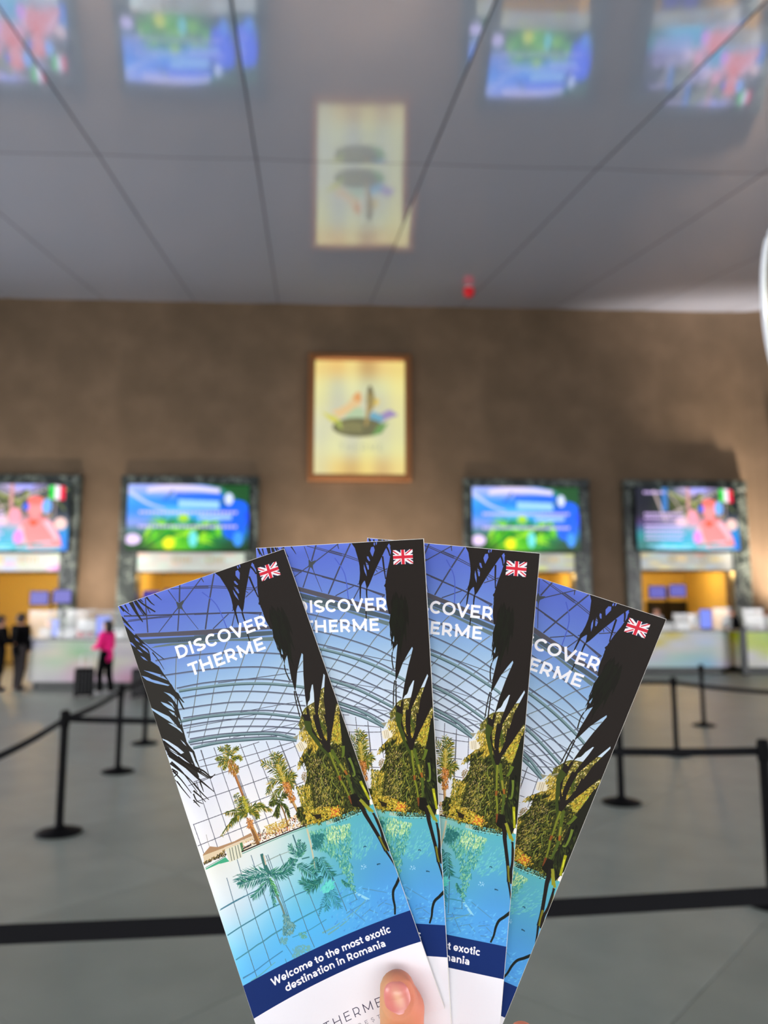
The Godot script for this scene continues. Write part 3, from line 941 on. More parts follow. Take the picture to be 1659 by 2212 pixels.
# ---------------------------------------------------------------- people in the background
func person(label: String, at: Vector3, turn: float, k: float, look: Dictionary) -> Node3D:
	var o := thing("person", label, "person", at, turn)
	o.scale = Vector3.ONE * k
	var sw: float = look.get("stride", 0.06)
	var J := {
		"hip_l": Vector3(0.09, 0.92, 0), "hip_r": Vector3(-0.09, 0.92, 0),
		"knee_l": Vector3(0.1, 0.49, 0.03 + sw), "knee_r": Vector3(-0.1, 0.49, 0.03 - sw * 0.6),
		"ank_l": Vector3(0.1, 0.085, -0.02 + sw * 1.4), "ank_r": Vector3(-0.1, 0.085, -0.02 - sw * 1.4),
		"sho_l": Vector3(0.175, 1.4, 0), "sho_r": Vector3(-0.175, 1.4, 0)}
	var arms: Dictionary = {
		"down": [Vector3(0.23, 1.12, -0.02), Vector3(0.23, 0.88, 0.07)],
		"front": [Vector3(0.24, 1.13, 0.04), Vector3(0.12, 1.08, 0.27)],
		"phone": [Vector3(0.22, 1.14, 0.05), Vector3(0.1, 1.28, 0.26)]}
	var hair: Color = look.hair
	var skin := mat(Color.WHITE, 0.6)
	skin.vertex_color_use_as_albedo = true
	var sk: Color = look.get("skin", c8(214, 158, 128))
	# body: trunk, limbs and head in one skin
	var head := Vector3(0, 1.585, 0.015)
	var bones := [
		[Vector3(0, 0.95, 0), Vector3(0, 1.12, 0), 0.125, 0.11], [Vector3(0, 1.12, 0), Vector3(0, 1.33, 0), 0.11, 0.12],
		[Vector3(-0.11, 1.37, 0), Vector3(0.11, 1.37, 0), 0.075, 0.075], [Vector3(0, 1.38, 0), Vector3(0, 1.5, 0.01), 0.055, 0.05],
		[head + Vector3(0, 0.03, -0.02), head + Vector3(0, 0.035, 0.01), 0.088, 0.085], [head + Vector3(0, -0.03, 0.02), head + Vector3(0, -0.085, 0.045), 0.07, 0.04],
		[head + Vector3(0, 0.01, 0.09), head + Vector3(0, -0.025, 0.108), 0.01, 0.015],
		[head + Vector3(0.08, 0.01, 0), head + Vector3(0.082, -0.03, 0), 0.018, 0.014], [head + Vector3(-0.08, 0.01, 0), head + Vector3(-0.082, -0.03, 0), 0.018, 0.014]]
	var shell := []
	var legs := []
	var shoes := []
	var fingers := st_new()
	fingers.set_color(sk.srgb_to_linear())
	for s in ["l", "r"]:
		var pose: Array = arms[look.get("arm_" + s, "down")]
		var m := Vector3(1 if s == "l" else -1, 1, 1)
		var el: Vector3 = pose[0] * m
		var wr: Vector3 = pose[1] * m
		var palm: Vector3 = wr + (wr - el).normalized() * 0.075
		var sho: Vector3 = J["sho_" + s]
		bones.append_array([[sho, el, 0.052, 0.042], [el, wr, 0.042, 0.028], [wr, palm, 0.03, 0.034]])
		bones.append_array([[J["hip_" + s], J["knee_" + s], 0.085, 0.055], [J["knee_" + s], J["ank_" + s], 0.055, 0.036], [J["ank_" + s], J["ank_" + s] + Vector3(0, -0.05, 0.14), 0.04, 0.03]])
		shell.append_array([[sho, el, 0.068, 0.058], [el, el.lerp(wr, 0.92), 0.058, 0.046]])
		legs.append_array([[J["hip_" + s] + Vector3(0, 0.02, 0), J["knee_" + s], 0.105, 0.078], [J["knee_" + s], J["ank_" + s] + Vector3(0, 0.03, 0), 0.078, 0.066]])
		shoes.append([J["ank_" + s] + Vector3(0, -0.03, -0.03), J["ank_" + s] + Vector3(0, -0.04, 0.17), 0.05, 0.042])
		var fw := (wr - el).normalized()
		var side := fw.cross(Vector3.UP if absf(fw.y) < 0.8 else Vector3.BACK).normalized()
		var curl := Vector3(-m.x * 0.3, -0.3, 0.2)
		for f in 4:
			var b: Vector3 = palm + side * (f - 1.5) * 0.019 + fw * 0.02
			var l: float = [0.06, 0.072, 0.068, 0.052][f]
			tube(fingers, [b, b + fw * l * 0.5, b + fw * l * 0.85 + curl * l * 0.4, b + fw * l + curl * l * 0.8], 0.0095, 0.0075, 6)
		tube(fingers, [wr + side * 0.028, wr + side * 0.05 + fw * 0.03, wr + side * 0.055 + fw * 0.07], 0.011, 0.009, 6)
	var torso := [[Vector3(0, 0.9, 0), Vector3(0, 1.12, 0), 0.145, 0.13], [Vector3(0, 1.12, 0), Vector3(0, 1.33, 0), 0.132, 0.138], [Vector3(-0.12, 1.37, 0), Vector3(0.12, 1.37, 0), 0.09, 0.09]]
	var tone := func(p: Vector3) -> Color:
		var q := sk
		if p.distance_to(head + Vector3(0, -0.06, 0.1)) < 0.026:
			q = sk.lerp(c8(170, 80, 76), 0.6)
		return q.srgb_to_linear()
	var whole := st_new()
	whole.append_from(limbs(bones, 0.018, 0.04, tone), 0, Transform3D())
	whole.append_from(fingers.commit(), 0, Transform3D())
	var body := part("body", whole.commit(), skin, o)
	for s in [-1.0, 1.0]:
		var eye := st_new()
		tube(eye, [head + Vector3(s * 0.034, 0.012, 0.082), head + Vector3(s * 0.034, 0.012, 0.096)], 0.011, 0.007, 8)
		part("eye", eye.commit(), mat(c8(40, 28, 24), 0.3), body)
	part(look.get("top_name", "jacket"), limbs(torso + shell, 0.022, 0.05), mat(look.top, 0.85, 0.0, 0.15), o)
	part("trousers", limbs(legs + [[Vector3(0, 0.93, 0), Vector3(0, 0.99, 0), 0.14, 0.135]], 0.022, 0.04), mat(look.legs, 0.85, 0.0, 0.15), o)
	part("shoes", limbs(shoes, 0.016, 0.01), mat(look.get("shoe", c8(30, 28, 28)), 0.6), o)
	var locks := [[head + Vector3(0, 0.055, -0.03), head + Vector3(0, 0.06, 0.005), 0.09, 0.085], [head + Vector3(0.03, 0.0, -0.05), head + Vector3(-0.03, 0.0, -0.05), 0.08, 0.08]]
	if look.get("long", false):
		for s in [-1.0, 0.0, 1.0]:
			locks.append([head + Vector3(s * 0.06, 0.0, -0.05), head + Vector3(s * 0.075, -0.27, -0.07), 0.05, 0.045])
	part("hair", limbs(locks, 0.014, 0.03), mat(hair, 0.7), o)
	return o

func build_people() -> void:
	person("person in a bright pink jacket with long black hair, beside a black suitcase", Vector3(-6.0873, 0, -17.2381), -1.9, 0.94, {"top": c8(226, 40, 120), "legs": c8(8, 8, 9), "hair": c8(16, 13, 13), "long": true, "arm_l": "front", "arm_r": "front", "shoe": c8(150, 150, 150)})
	person("person in black cut off by the left edge, in front of the counter", Vector3(-8.8646, 0, -18.0777), 2.6, 1.0, {"top": c8(9, 8, 9), "legs": c8(14, 14, 16), "hair": c8(60, 44, 38), "arm_r": "front", "shoe": c8(70, 44, 28)})
	person("dark-haired person in a black coat waiting at the rounded left end of the counter", Vector3(-8.5465, 0, -18.4143), 2.9, 1.03, {"top": c8(10, 9, 11), "legs": c8(56, 52, 52), "hair": c8(40, 30, 28), "arm_l": "front", "shoe": c8(60, 40, 30)})
	var z := [Vector3(-8.5453, 0.672, -20), Vector3(-7.6737, 0.672, -20), Vector3(8.74, 0.7032, -25.05), Vector3(11.1337, 0.7032, -25.05), Vector3(12.2566, 0.7032, -25.05)]
	var who := [
		["staff member in a pale shirt seen through the glass near the narrow blue display", 0.97, {"top": c8(206, 196, 186), "legs": c8(30, 30, 36), "hair": c8(120, 90, 70), "top_name": "shirt"}, 0.0],
		["staff member in a red top behind the glass of the left counter", 0.97, {"top": c8(170, 40, 56), "legs": c8(30, 30, 36), "hair": c8(210, 190, 170), "top_name": "shirt"}, 0.0],
		["staff member in a white top behind the right counter, below the violet screens", 0.98, {"top": c8(214, 212, 220), "legs": c8(30, 30, 36), "hair": c8(30, 24, 24), "top_name": "shirt", "arm_l": "front"}, 0.3],
		["staff member in black behind the right counter beside the marble jamb", 0.96, {"top": c8(18, 18, 20), "legs": c8(30, 30, 36), "hair": c8(70, 46, 34), "skin": c8(206, 130, 104), "top_name": "shirt", "arm_r": "front"}, 0.3],
		["red-haired staff member cut off by the right frame edge", 0.9, {"top": c8(206, 204, 206), "legs": c8(30, 30, 36), "hair": c8(130, 60, 36), "top_name": "shirt"}, 0.3]]
	for i in who.size():
		var w: Array = who[i]
		person(w[0], Vector3(z[i].x, w[3], z[i].z), [0.3, -0.2, 0.4, -0.5, 0.2][i], w[1], w[2])
	# luggage
	var cases := [[Vector3(-6.3642, 0, -16.7524), 0.3, "upright black wheeled suitcase left of the person in pink"], [Vector3(-5.0813, 0, -16.5657), -0.2, "black wheeled suitcase half hidden by the left edge of the leftmost leaflet"]]
	for c in cases:
		var o := thing("suitcase", c[2], "suitcase", c[0], c[1], "black wheeled suitcases")
		part("shell", prism(round_plan(-0.2, -0.125, 0.2, 0.125, 0.06), 0.05, 0.62, 0.03), M.black, o)
		for k in 5:
			var st := st_new()
			box(st, Vector3(-0.14 + k * 0.07, 0.33, 0.127), Vector3(0.02, 0.48, 0.008), 0.003)
			part("rib", st.commit(), mat(c8(34, 34, 36), 0.5), o)
		for s in [-1.0, 1.0]:
			part("wheel", lathe([[0.0, 0.0], [0.02, 0.0], [0.028, 0.012], [0.028, 0.04], [0.015, 0.05], [0.0, 0.05]], 14), mat(c8(30, 30, 30), 0.5), o, Vector3(s * 0.16, 0, 0.08))
			part("wheel", lathe([[0.0, 0.0], [0.02, 0.0], [0.028, 0.012], [0.028, 0.04], [0.015, 0.05], [0.0, 0.05]], 14), mat(c8(30, 30, 30), 0.5), o, Vector3(s * 0.16, 0, -0.08))
		var h := st_new()
		tube(h, [Vector3(-0.09, 0.6, -0.08), Vector3(-0.09, 0.86, -0.08), Vector3(-0.07, 0.89, -0.08), Vector3(0.07, 0.89, -0.08), Vector3(0.09, 0.86, -0.08), Vector3(0.09, 0.6, -0.08)], 0.011)
		part("handle", h.commit(), M.steel, o)

# ---------------------------------------------------------------- belt barriers
func post(label: String, at: Vector3) -> Node3D:
	var o := thing("belt_post", label, "belt barrier", Vector3(at.x, 0, at.z), 0, "black belt barrier posts")
	if not M.has("post_base"):
		M.post_base = lathe([[0.0, 0.0], [0.172, 0.0], [0.178, 0.006], [0.176, 0.014], [0.15, 0.026], [0.09, 0.04], [0.045, 0.052], [0.034, 0.07], [0.0, 0.07]], 48)
		M.post_pole = lathe([[0.0, 0.06], [0.0315, 0.06], [0.0315, 0.83], [0.0, 0.83]], 28)
		M.post_head = lathe([[0.0, 0.82], [0.036, 0.82], [0.0385, 0.826], [0.0385, 0.93], [0.036, 0.945], [0.022, 0.952], [0.0, 0.953]], 28)
		M.post_slot = boxed(Vector3(0.05, 0.07, 0.088), 0.006)
	part("base", M.post_base, M.black, o)
	part("pole", M.post_pole, M.black, o)
	part("head", M.post_head, M.black, o)
	part("belt_slot", M.post_slot, M.black, o, Vector3(0, 0.88, 0))
	return o

func belt(o: Node3D, to: Vector3, dip: float, h0 := 0.88, h1 := 0.88) -> void:
	var a := Vector3(0, h0, 0)
	var b := Vector3(to.x - o.position.x, h1, to.z - o.position.z)
	var d := (b - a).normalized()
	a += d * 0.036
	b -= d * 0.036
	var side := d.cross(Vector3.UP).normalized()
	var st := st_new()
	var n := 24
	var last := []
	for i in n + 1:
		var t := float(i) / n
		var p := a.lerp(b, t) - Vector3(0, dip * 4 * t * (1 - t), 0)
		var ring := [p + side * 0.0012 + Vector3(0, 0.0245, 0), p + side * 0.0012 - Vector3(0, 0.0245, 0), p - side * 0.0012 - Vector3(0, 0.0245, 0), p - side * 0.0012 + Vector3(0, 0.0245, 0)]
		if last:
			var outs := [side, Vector3.DOWN, -side, Vector3.UP]
			for k in 4:
				quad(st, last[k], last[(k + 1) % 4], ring[(k + 1) % 4], ring[k], outs[k])
		last = ring
	part("belt", st.commit(), M.belt, o)
	var clip := part("belt_clip", boxed(Vector3(0.016, 0.06, 0.05), 0.005), M.black, o, b)
	clip.rotation.y = atan2(d.x, d.z)

func build_stanchions() -> void:
	var A: Vector3 = Vector3(-2.5746, 0, -6.4097)
	var B: Vector3 = Vector3(-2.9376, 0, -8.837)
	var C: Vector3 = Vector3(-3.2274, 0, -10.7458)
	var D: Vector3 = Vector3(2.1854, 0, -7.4063)
	var E: Vector3 = Vector3(3.628, 0, -9.9019)
	var G: Vector3 = Vector3(5.0249, 0, -12.483)
	var R: Vector3 = Vector3(2.3328, 0, -4.9099)
	var pa := post("nearest black belt post on the left, holding two belts", A)
	var pb := post("black belt post second on the left, behind the nearest left one", B)
	var pc := post("black belt post third on the left, its base just left of the leftmost leaflet", C)
	var pd := post("black belt post just right of the rightmost leaflet, below the crossing belt", D)
	var pe := post("black belt post in the right middle distance carrying the sagging belt", E)
	var pf := post("farthest black belt post on the right, before the white counter", G)
	var pr := post("black belt post cut off by the right frame edge", R)
	# posts at the other ends of the belts
	var hit := Vector3(-2.3529, 0.834, -4.9)
	var L := A + (Vector3(hit.x, 0, hit.z) - A) * 1.5
	var pl := post("black belt post outside the left frame edge, end of the slanting belt", L)
	var Mp: Vector3 = Vector3(A.x + 2.0, 0, A.z - 0.05)
	var pm := post("black belt post hidden behind the leftmost leaflet", Mp)
	var H: Vector3 = Vector3(R.x - 1.75, 0, R.z - 0.2)
	var ph := post("black belt post hidden behind the rightmost leaflet", H)
	var K: Vector3 = Vector3(E.x - 1.7, 0, E.z - 1.0)
	var pk := post("black belt post hidden behind the leaflets, farther back on the right", K)
	var Q: Vector3 = Vector3(E.x + 1.75, 0, E.z + 1.55)
	var pq := post("black belt post outside the right frame edge in the middle distance", Q)
	var n0 := Vector3(-0.98, 0.9026, -2.1)
	var n1 := Vector3(1.104, 0.9178, -2.35)
	var nd := (n1 - n0)
	var N0 := n0 - nd * 0.28
	var N1 := n1 + nd * 0.28
	var p0 := post("near black belt post outside the left frame edge", N0)
	var p1 := post("near black belt post outside the right frame edge", N1)
	belt(pa, L, 0.03)
	belt(pa, Mp, 0.02)
	belt(pb, A, 0.03)
	belt(pb, C, 0.02)
	belt(pr, H, 0.02)
	belt(pe, K, 0.02)
	belt(pe, Q, 0.05)
	belt(p0, N1, 0.012, 0.9, 0.915)
	for k in [pc, pd, pf, pl, pm, ph, pk, pq, p1]:
		k.get_node("belt_slot").rotation.y = 0.6

# ---------------------------------------------------------------- small fittings
func build_small_things() -> void:
	var p: Vector3 = Vector3(2.4657, 11.9458, -23)
	var s: float = (p - O).dot(ALONG)
	var t: float = (p - O).dot(OUT)
	var at := ceiling_at(s, t)
	var o := thing("alarm_beacon", "small red alarm light on the ceiling above the light box, near the far wall", "alarm light", at)
	part("base_plate", lathe([[0.0, -0.14], [0.1, -0.14], [0.1, 0.03], [0.0, 0.03]], 24), M.white, o)
	var lit := mat(c8(200, 10, 30), 0.3)
	lit.emission_enabled = true
	lit.emission = c8(200, 6, 24)
	lit.emission_energy_multiplier = 0.35
	part("red_dome", lathe([[0.15, -0.13], [0.17, -0.16], [0.17, -0.28], [0.13, -0.36], [0.06, -0.4], [0.0, -0.41]], 28), lit, o)
	var w: Vector2 = Vector2(13.4533, 7.2895)
	o = thing("wall_camera", "small white dome camera on the brown wall at the right frame edge", "camera", on_wall(w.x, w.y), TURN)
	part("bracket", boxed(Vector3(0.1, 0.1, 0.16), 0.02, Vector3(0, 0, 0.07)), M.white, o)
	part("dome", lathe([[0.0, -0.13], [0.07, -0.11], [0.11, -0.05], [0.12, 0.02], [0.1, 0.06], [0.0, 0.07]], 24), M.white, o, Vector3(0, 0, 0.2))
	# oval hoop made for a glazing rim, only its left side in frame
	var c: Vector3 = Vector3(5.6514, 6.0572, -10.511)
	o = thing("added_hoop", "white oval hoop added for a glazing rim at the far right edge", "lamp", c)
	var ring := []
	for k in 49:
		ring.append(Vector3(0.255 * cos(TAU * k / 48), 1.2 * sin(TAU * k / 48), 0))
	var st := st_new()
	tube(st, ring, 0.03, 0.03, 12)
	var hoop_glow := mat(c8(236, 236, 236), 0.4)
	hoop_glow.emission_enabled = true
	hoop_glow.emission = c8(206, 212, 226)
	hoop_glow.emission_energy_multiplier = 0.6  # glow added to whiten the hoop
	part("hoop", st.commit(), hoop_glow, o)
	var l := mat(c8(240, 240, 220), 0.4)
	l.emission_enabled = true
	l.emission = c8(236, 240, 214)
	l.emission_energy_multiplier = 0.7
	st = st_new()
	var inner := []
	for k in 49:
		inner.append(Vector3(0.218 * cos(TAU * k / 48), 1.163 * sin(TAU * k / 48), 0))
	tube(st, inner, 0.012, 0.012, 8)
	part("light_line", st.commit(), l, o)
	var omni := OmniLight3D.new()
	omni.name = "added_hoop_light"
	omni.light_color = c8(250, 248, 230)
	omni.light_energy = 0.3  # lamp added inside the hoop
	omni.light_size = 0.0
	omni.omni_range = 30
	omni.omni_attenuation = 2.0
	omni.shadow_enabled = true
	o.add_child(omni, true)
	st = st_new()
	var drop := ceiling_at((c - O).dot(ALONG), (c - O).dot(OUT)).y - c.y
	tube(st, [Vector3(0, 1.2, 0), Vector3(0, maxf(drop, 1.3), 0)], 0.006, 0.006, 6)
	part("cable", st.commit(), M.steel, o)

# ---------------------------------------------------------------- the leaflets
func sheet(q: Array, back: float, thick: float, grow := 0.0) -> ArrayMesh:
	# a stiff folded sheet through four corners, bowed towards its lower end, with real thickness
	var tl: Vector3 = q[0]
	var tr: Vector3 = q[1]
	var bl: Vector3 = q[2]
	var br: Vector3 = q[3]
	var bow: Vector3 = q[4]
	var n := (tr - tl).cross(bl - tl).normalized()
	if n.z < 0:
		n = -n
	var pos := func(u: float, v: float, d: float) -> Vector3:
		return tl.lerp(tr, u).lerp(bl.lerp(br, u), v) + bow * 4.0 * u * (1.0 - u) * v * v * v - n * d
	var st := st_new()
	var nu := 14
	var nv := 36
	var e := 0.0012 / 0.1
	for side in 2:
		var d := back + thick * side
		for a in nu:
			for b in nv:
				var c := []
				for k in [[0, 0], [1, 0], [1, 1], [0, 1]]:
					var u := float(a + k[0]) / nu
					var v := float(b + k[1]) / nv
					var p: Vector3 = pos.call(lerpf(-grow, 1 + grow, u), lerpf(-grow * 0.36, 1, v), d)
					var nn: Vector3 = (pos.call(u + 0.01, v, d) - pos.call(u - 0.01, v, d)).cross(pos.call(u, v + 0.01, d) - pos.call(u, v - 0.01, d)).normalized()
					if nn.dot(n) < 0:
						nn = -nn
					c.append([p, nn * (1 - 2 * side), Vector2(u, v)])
				for t in ([0, 1, 2, 0, 2, 3] if side == 0 else [0, 2, 1, 0, 3, 2]):
					st.set_normal(c[t][1])
					st.set_uv(c[t][2])
					st.add_vertex(c[t][0])
	var face := st.commit()
	var rim := st_new()
	var loop := []
	for a in nu + 1:
		loop.append(Vector2(float(a) / nu, 0))
	for b in range(1, nv + 1):
		loop.append(Vector2(1, float(b) / nv))
	for a in range(1, nu + 1):
		loop.append(Vector2(1 - float(a) / nu, 1))
	for b in range(1, nv):
		loop.append(Vector2(0, 1 - float(b) / nv))
	var mid: Vector3 = pos.call(0.5, 0.5, back)
	for i in loop.size():
		var a: Vector2 = loop[i]
		var b: Vector2 = loop[(i + 1) % loop.size()]
		var f := func(q2: Vector2, d: float) -> Vector3:
			return pos.call(lerpf(-grow, 1 + grow, q2.x), lerpf(-grow * 0.36, 1, q2.y), d)
		quad(rim, f.call(a, back), f.call(b, back), f.call(b, back + thick), f.call(a, back + thick), f.call(a.lerp(b, 0.5), back) - mid - n * (f.call(a.lerp(b, 0.5), back) - mid).dot(n))
	rim.commit(face)
	return face

func build_leaflets() -> void:
	var print_ := mat(Color.WHITE, 0.5, 0.0, 0.22)
	print_.albedo_texture = cover_print()
	print_.texture_repeat = false
	var sheets := [[Vector3(-0.1481, 1.7056, -0.434), Vector3(-0.0561, 1.7375, -0.4321), Vector3(-0.0568, 1.4505, -0.449), Vector3(0.0325, 1.4915, -0.4467), Vector3(0.00000, 0.00131, -0.00969)], [Vector3(-0.0727, 1.7384, -0.4383), Vector3(0.0212, 1.7415, -0.4157), Vector3(-0.0577, 1.4777, -0.4736), Vector3(0.0362, 1.4808, -0.451), Vector3(0.00000, 0.00000, 0.00000)], [Vector3(-0.0094, 1.7439, -0.4348), Vector3(0.0835, 1.7335, -0.4142), Vector3(-0.0319, 1.4801, -0.4705), Vector3(0.061, 1.4698, -0.4499), Vector3(0.00000, 0.00000, 0.00000)], [Vector3(0.0597, 1.7312, -0.4423), Vector3(0.1541, 1.6985, -0.4266), Vector3(-0.0428, 1.48, -0.4763), Vector3(0.0516, 1.4473, -0.4606), Vector3(0.00000, 0.00000, 0.00000)]]
	var labels := [
		"front leaflet of the fan, leaning left under the thumb, its whole title readable",
		"second leaflet of the fan, almost upright, just behind the front leaflet",
		"third leaflet of the fan, leaning slightly right between the upright one and the last one",
		"rearmost leaflet of the fan, leaning far right with its corner in front of the counter"]
	for i in 4:
		var o := thing("leaflet", labels[i], "leaflet", Vector3.ZERO, 0, "fan of four identical leaflets")
		var q: Array = sheets[i]
		var base: Vector3 = (q[2] + q[3]) * 0.5
		o.position = base
		var r := []
		for k in 4:
			r.append(q[k] - base)
		r.append(q[4])
		var cover := sheet(r, 0.0, 0.00025)
		var c := part("cover", cover, null, o)
		c.set_surface_override_material(0, print_)
		c.set_surface_override_material(1, M.paper)
		part("inner_pages", sheet(r, 0.0004, 0.0005, 0.002), M.paper, o)

# ---------------------------------------------------------------- the hand
func build_hand() -> void:
	var tip: Vector3 = Vector3(0.0094, 1.5042, -0.4372)
	var ip: Vector3 = Vector3(0.0095, 1.4713, -0.4371)
	var mcp: Vector3 = Vector3(0.003, 1.4229, -0.4411)
	var cmc: Vector3 = Vector3(-0.0072, 1.3641, -0.4571)
	var wrist: Vector3 = Vector3(-0.0231, 1.2675, -0.4944)
	var elbow: Vector3 = Vector3(-0.0687, 0.7902, -0.6276)
	var fore: Vector3 = Vector3(0.0069, 1.506, -0.4367)
	var pad: Vector3 = Vector3(0.0094, 1.4962, -0.4375)
	var bones := [[fore, pad, 0.0091, 0.0113], [pad, ip, 0.0113, 0.0119], [ip, mcp, 0.0119, 0.0135], [mcp, cmc, 0.0145, 0.018], [cmc, wrist, 0.019, 0.023], [wrist, elbow, 0.026, 0.036]]
	var fingers := [
		[Vector3(0.0198, 1.3862, -0.4844), Vector3(0.0542, 1.4154, -0.4835), Vector3(0.0709, 1.4455, -0.4794), Vector3(0.0784, 1.4636, -0.475), 0.0098, 0.0078],
		[Vector3(0.0186, 1.3631, -0.4906), Vector3(0.0614, 1.3865, -0.4914), Vector3(0.0822, 1.4115, -0.4881), Vector3(0.0903, 1.4299, -0.4835), 0.0098, 0.0078],
		[Vector3(0.0133, 1.3422, -0.4934), Vector3(0.0561, 1.3574, -0.4954), Vector3(0.0768, 1.3799, -0.4923), Vector3(0.0844, 1.3971, -0.488), 0.0093, 0.0074],
		[Vector3(0.0054, 1.323, -0.494), Vector3(0.0426, 1.3327, -0.4967), Vector3(0.06, 1.3511, -0.4942), Vector3(0.0666, 1.3657, -0.4902), 0.0083, 0.0066]]
	for f in fingers:
		bones.append_array([[f[0], f[1], f[4] * 1.08, f[4]], [f[1], f[2], f[4] * 0.98, f[4] * 0.88], [f[2], f[3], f[4] * 0.88, f[5]]])
		bones.append_array([[wrist, f[0], 0.019, 0.0125], [cmc, f[0], 0.015, 0.0115]])
	var skin := mat(Color.WHITE, 0.55, 0.0, 0.35)
	skin.vertex_color_use_as_albedo = true
	skin.subsurf_scatter_enabled = true
	skin.subsurf_scatter_strength = 0.12
	var across: Vector3 = (Vector3(0.0208, 1.5042, -0.4372) - tip).normalized()
	var nail_mid: Vector3 = Vector3(0.0071, 1.5047, -0.4371)
	var o := thing("hand", "hand holding the fan of leaflets, its thumb pressed on the front one", "hand", wrist)
	for b in bones:
		b[0] -= wrist
		b[1] -= wrist
	tip -= wrist
	ip -= wrist
	fore -= wrist
	pad -= wrist
	nail_mid -= wrist
	var long := (tip - ip).normalized()
	var out: Vector3 = -(Vector3(0.023, 1.219, -1.0741) - Vector3(0, 1.7, 0)).normalized()
	out = (out - long * out.dot(long)).normalized()
	var wide := long.cross(out).normalized()
	if wide.dot(across) < 0:
		wide = -wide
	# the back of the thumb, found by stepping inwards from outside it
	var lift := func(p: Vector3) -> Vector3:
		var q := p - out * out.dot(p - tip) + out * 0.03
		for i in 40:
			var d := 1.0
			for b in [[fore, pad, 0.0091, 0.0113], [pad, ip, 0.0113, 0.0119]]:
				var ab: Vector3 = b[1] - b[0]
				var t := clampf((q - b[0]).dot(ab) / ab.length_squared(), 0.0, 1.0)
				d = minf(d, q.distance_to(b[0] + ab * t) - lerpf(b[2], b[3], t))
			if d < 0.00005:
				break
			q -= out * d * 0.9
		var low := (q - tip).dot(out)
		return q if low > 0.0 else q + out * (0.004 - low)
	var rim := func(th: float, rr: float) -> Vector2:
		var e := 2.7
		var k := pow(pow(absf(cos(th)), e) + pow(absf(sin(th)), e), -1.0 / e) * rr
		var x := cos(th) * k * 0.0073
		var y := sin(th) * k * 0.0079
		if y < 0:
			x *= 1.0 - 0.14 * pow(y / 0.0079, 2.0)
		return Vector2(x - 0.0016 * maxf(0.0, x / 0.0073) * maxf(0.0, y / 0.0079), y)
	# soft folds of skin beside and below the nail
	var folds := []
	var before := Vector3.ZERO
	for k in 19:
		var th := deg_to_rad(lerpf(48.0, -170.0, k / 18.0))
		var q: Vector2 = rim.call(th, 1.12)
		var p: Vector3 = lift.call(nail_mid + wide * q.x + long * q.y) - out * 0.0007
		if k > 0:
			folds.append([before, p, 0.001, 0.001])
		before = p
	var tone := func(p: Vector3) -> Color:
		var d := p.distance_to(tip)
		var side := (p - tip).dot(wide)
		var along := (tip - p).dot(long)
		var q := c8(218, 146, 108)
		q = q.lerp(c8(206, 112, 92), clampf(1.2 - d / 0.014, 0, 1) * 0.75)
		q = q.lerp(c8(204, 154, 108), clampf((-side - 0.004) / 0.006, 0, 1) * 0.8)
		q = q.lerp(c8(216, 118, 100), clampf(side / 0.012, 0, 1) * 0.55)
		q = q.lerp(c8(180, 98, 58), 0.5 * exp(-pow((along - 0.0128) / 0.0026, 2.0)) * exp(-pow(side / 0.006, 2.0)))
		q = q.lerp(c8(238, 172, 128), 0.3 * exp(-pow((along - 0.0195) / 0.003, 2.0)))
		q = q.lerp(c8(190, 118, 82), 0.3 * exp(-pow((along - 0.0225) / 0.0008, 2.0)))
		return q.srgb_to_linear()
	var skin_mesh := limbs(bones.slice(0, 5) + bones.slice(6) + folds, 0.0016, 0.0022, tone)
	part("skin", skin_mesh, skin, o)
	part("forearm", limbs([bones[5]], 0.006, 0.01, tone), skin, o)
	# thumb nail: a curved plate lying on the back of the thumb
	var st := st_new()
	var rings := 12
	var seg := 48
	var grid := []
	for a in rings + 1:
		var row := []
		for b in seg:
			var q: Vector2 = rim.call(TAU * b / seg, float(a) / rings)
			var p: Vector3 = lift.call(nail_mid + wide * q.x + long * q.y)
			var rise := 0.0006 if a < rings else -0.0006
			row.append([p + out * rise, Vector2(q.x / 0.0073, q.y / 0.0079)])
		grid.append(row)
	var hue := func(q: Vector2) -> Color:
		var c := c8(214, 124, 114)
		c = c.lerp(c8(230, 172, 138), exp(-pow((q.x - 0.1 + q.y * 0.35) * 2.6, 2.0) - pow((q.y - 0.15) * 1.6, 2.0)))
		c = c.lerp(c8(200, 110, 110), clampf(-q.y - 0.35, 0, 1))
		c = c.lerp(c8(226, 176, 176), clampf((-q.y - 0.68) * 6.0, 0, 1) * clampf(1.2 - absf(q.x), 0, 1))
		return c.srgb_to_linear()
	for a in rings:
		for b in seg:
			var c := [grid[a][b], grid[a][(b + 1) % seg], grid[a + 1][(b + 1) % seg], grid[a + 1][b]]
			for t in [[0, 1, 2], [0, 2, 3]]:
				var n: Vector3 = (c[t[1]][0] - c[t[0]][0]).cross(c[t[2]][0] - c[t[0]][0])
				var order: Array = t
				if n.dot(out) > 0:
					order = [t[0], t[2], t[1]]
				for k in order:
					st.set_color(hue.call(c[k][1]))
					st.set_smooth_group(0)
					st.add_vertex(c[k][0])
	st.index()
	st.generate_normals()
	var nail := mat(Color.WHITE, 0.28)
	nail.vertex_color_use_as_albedo = true
	part("thumbnail", st.commit(), nail, o)

# ---------------------------------------------------------------- the print on the leaflet covers
var pim: Image
var psc := 2.0
var rng := RandomNumberGenerator.new()

func c8(r: float, g: float, b: float) -> Color:
	return Color(r / 255.0, g / 255.0, b / 255.0)

func pts_of(a: Array) -> PackedVector2Array:
	var p := PackedVector2Array()
	for i in range(0, a.size() - 1, 2):
		p.append(Vector2(a[i], a[i + 1]) * psc)
	return p

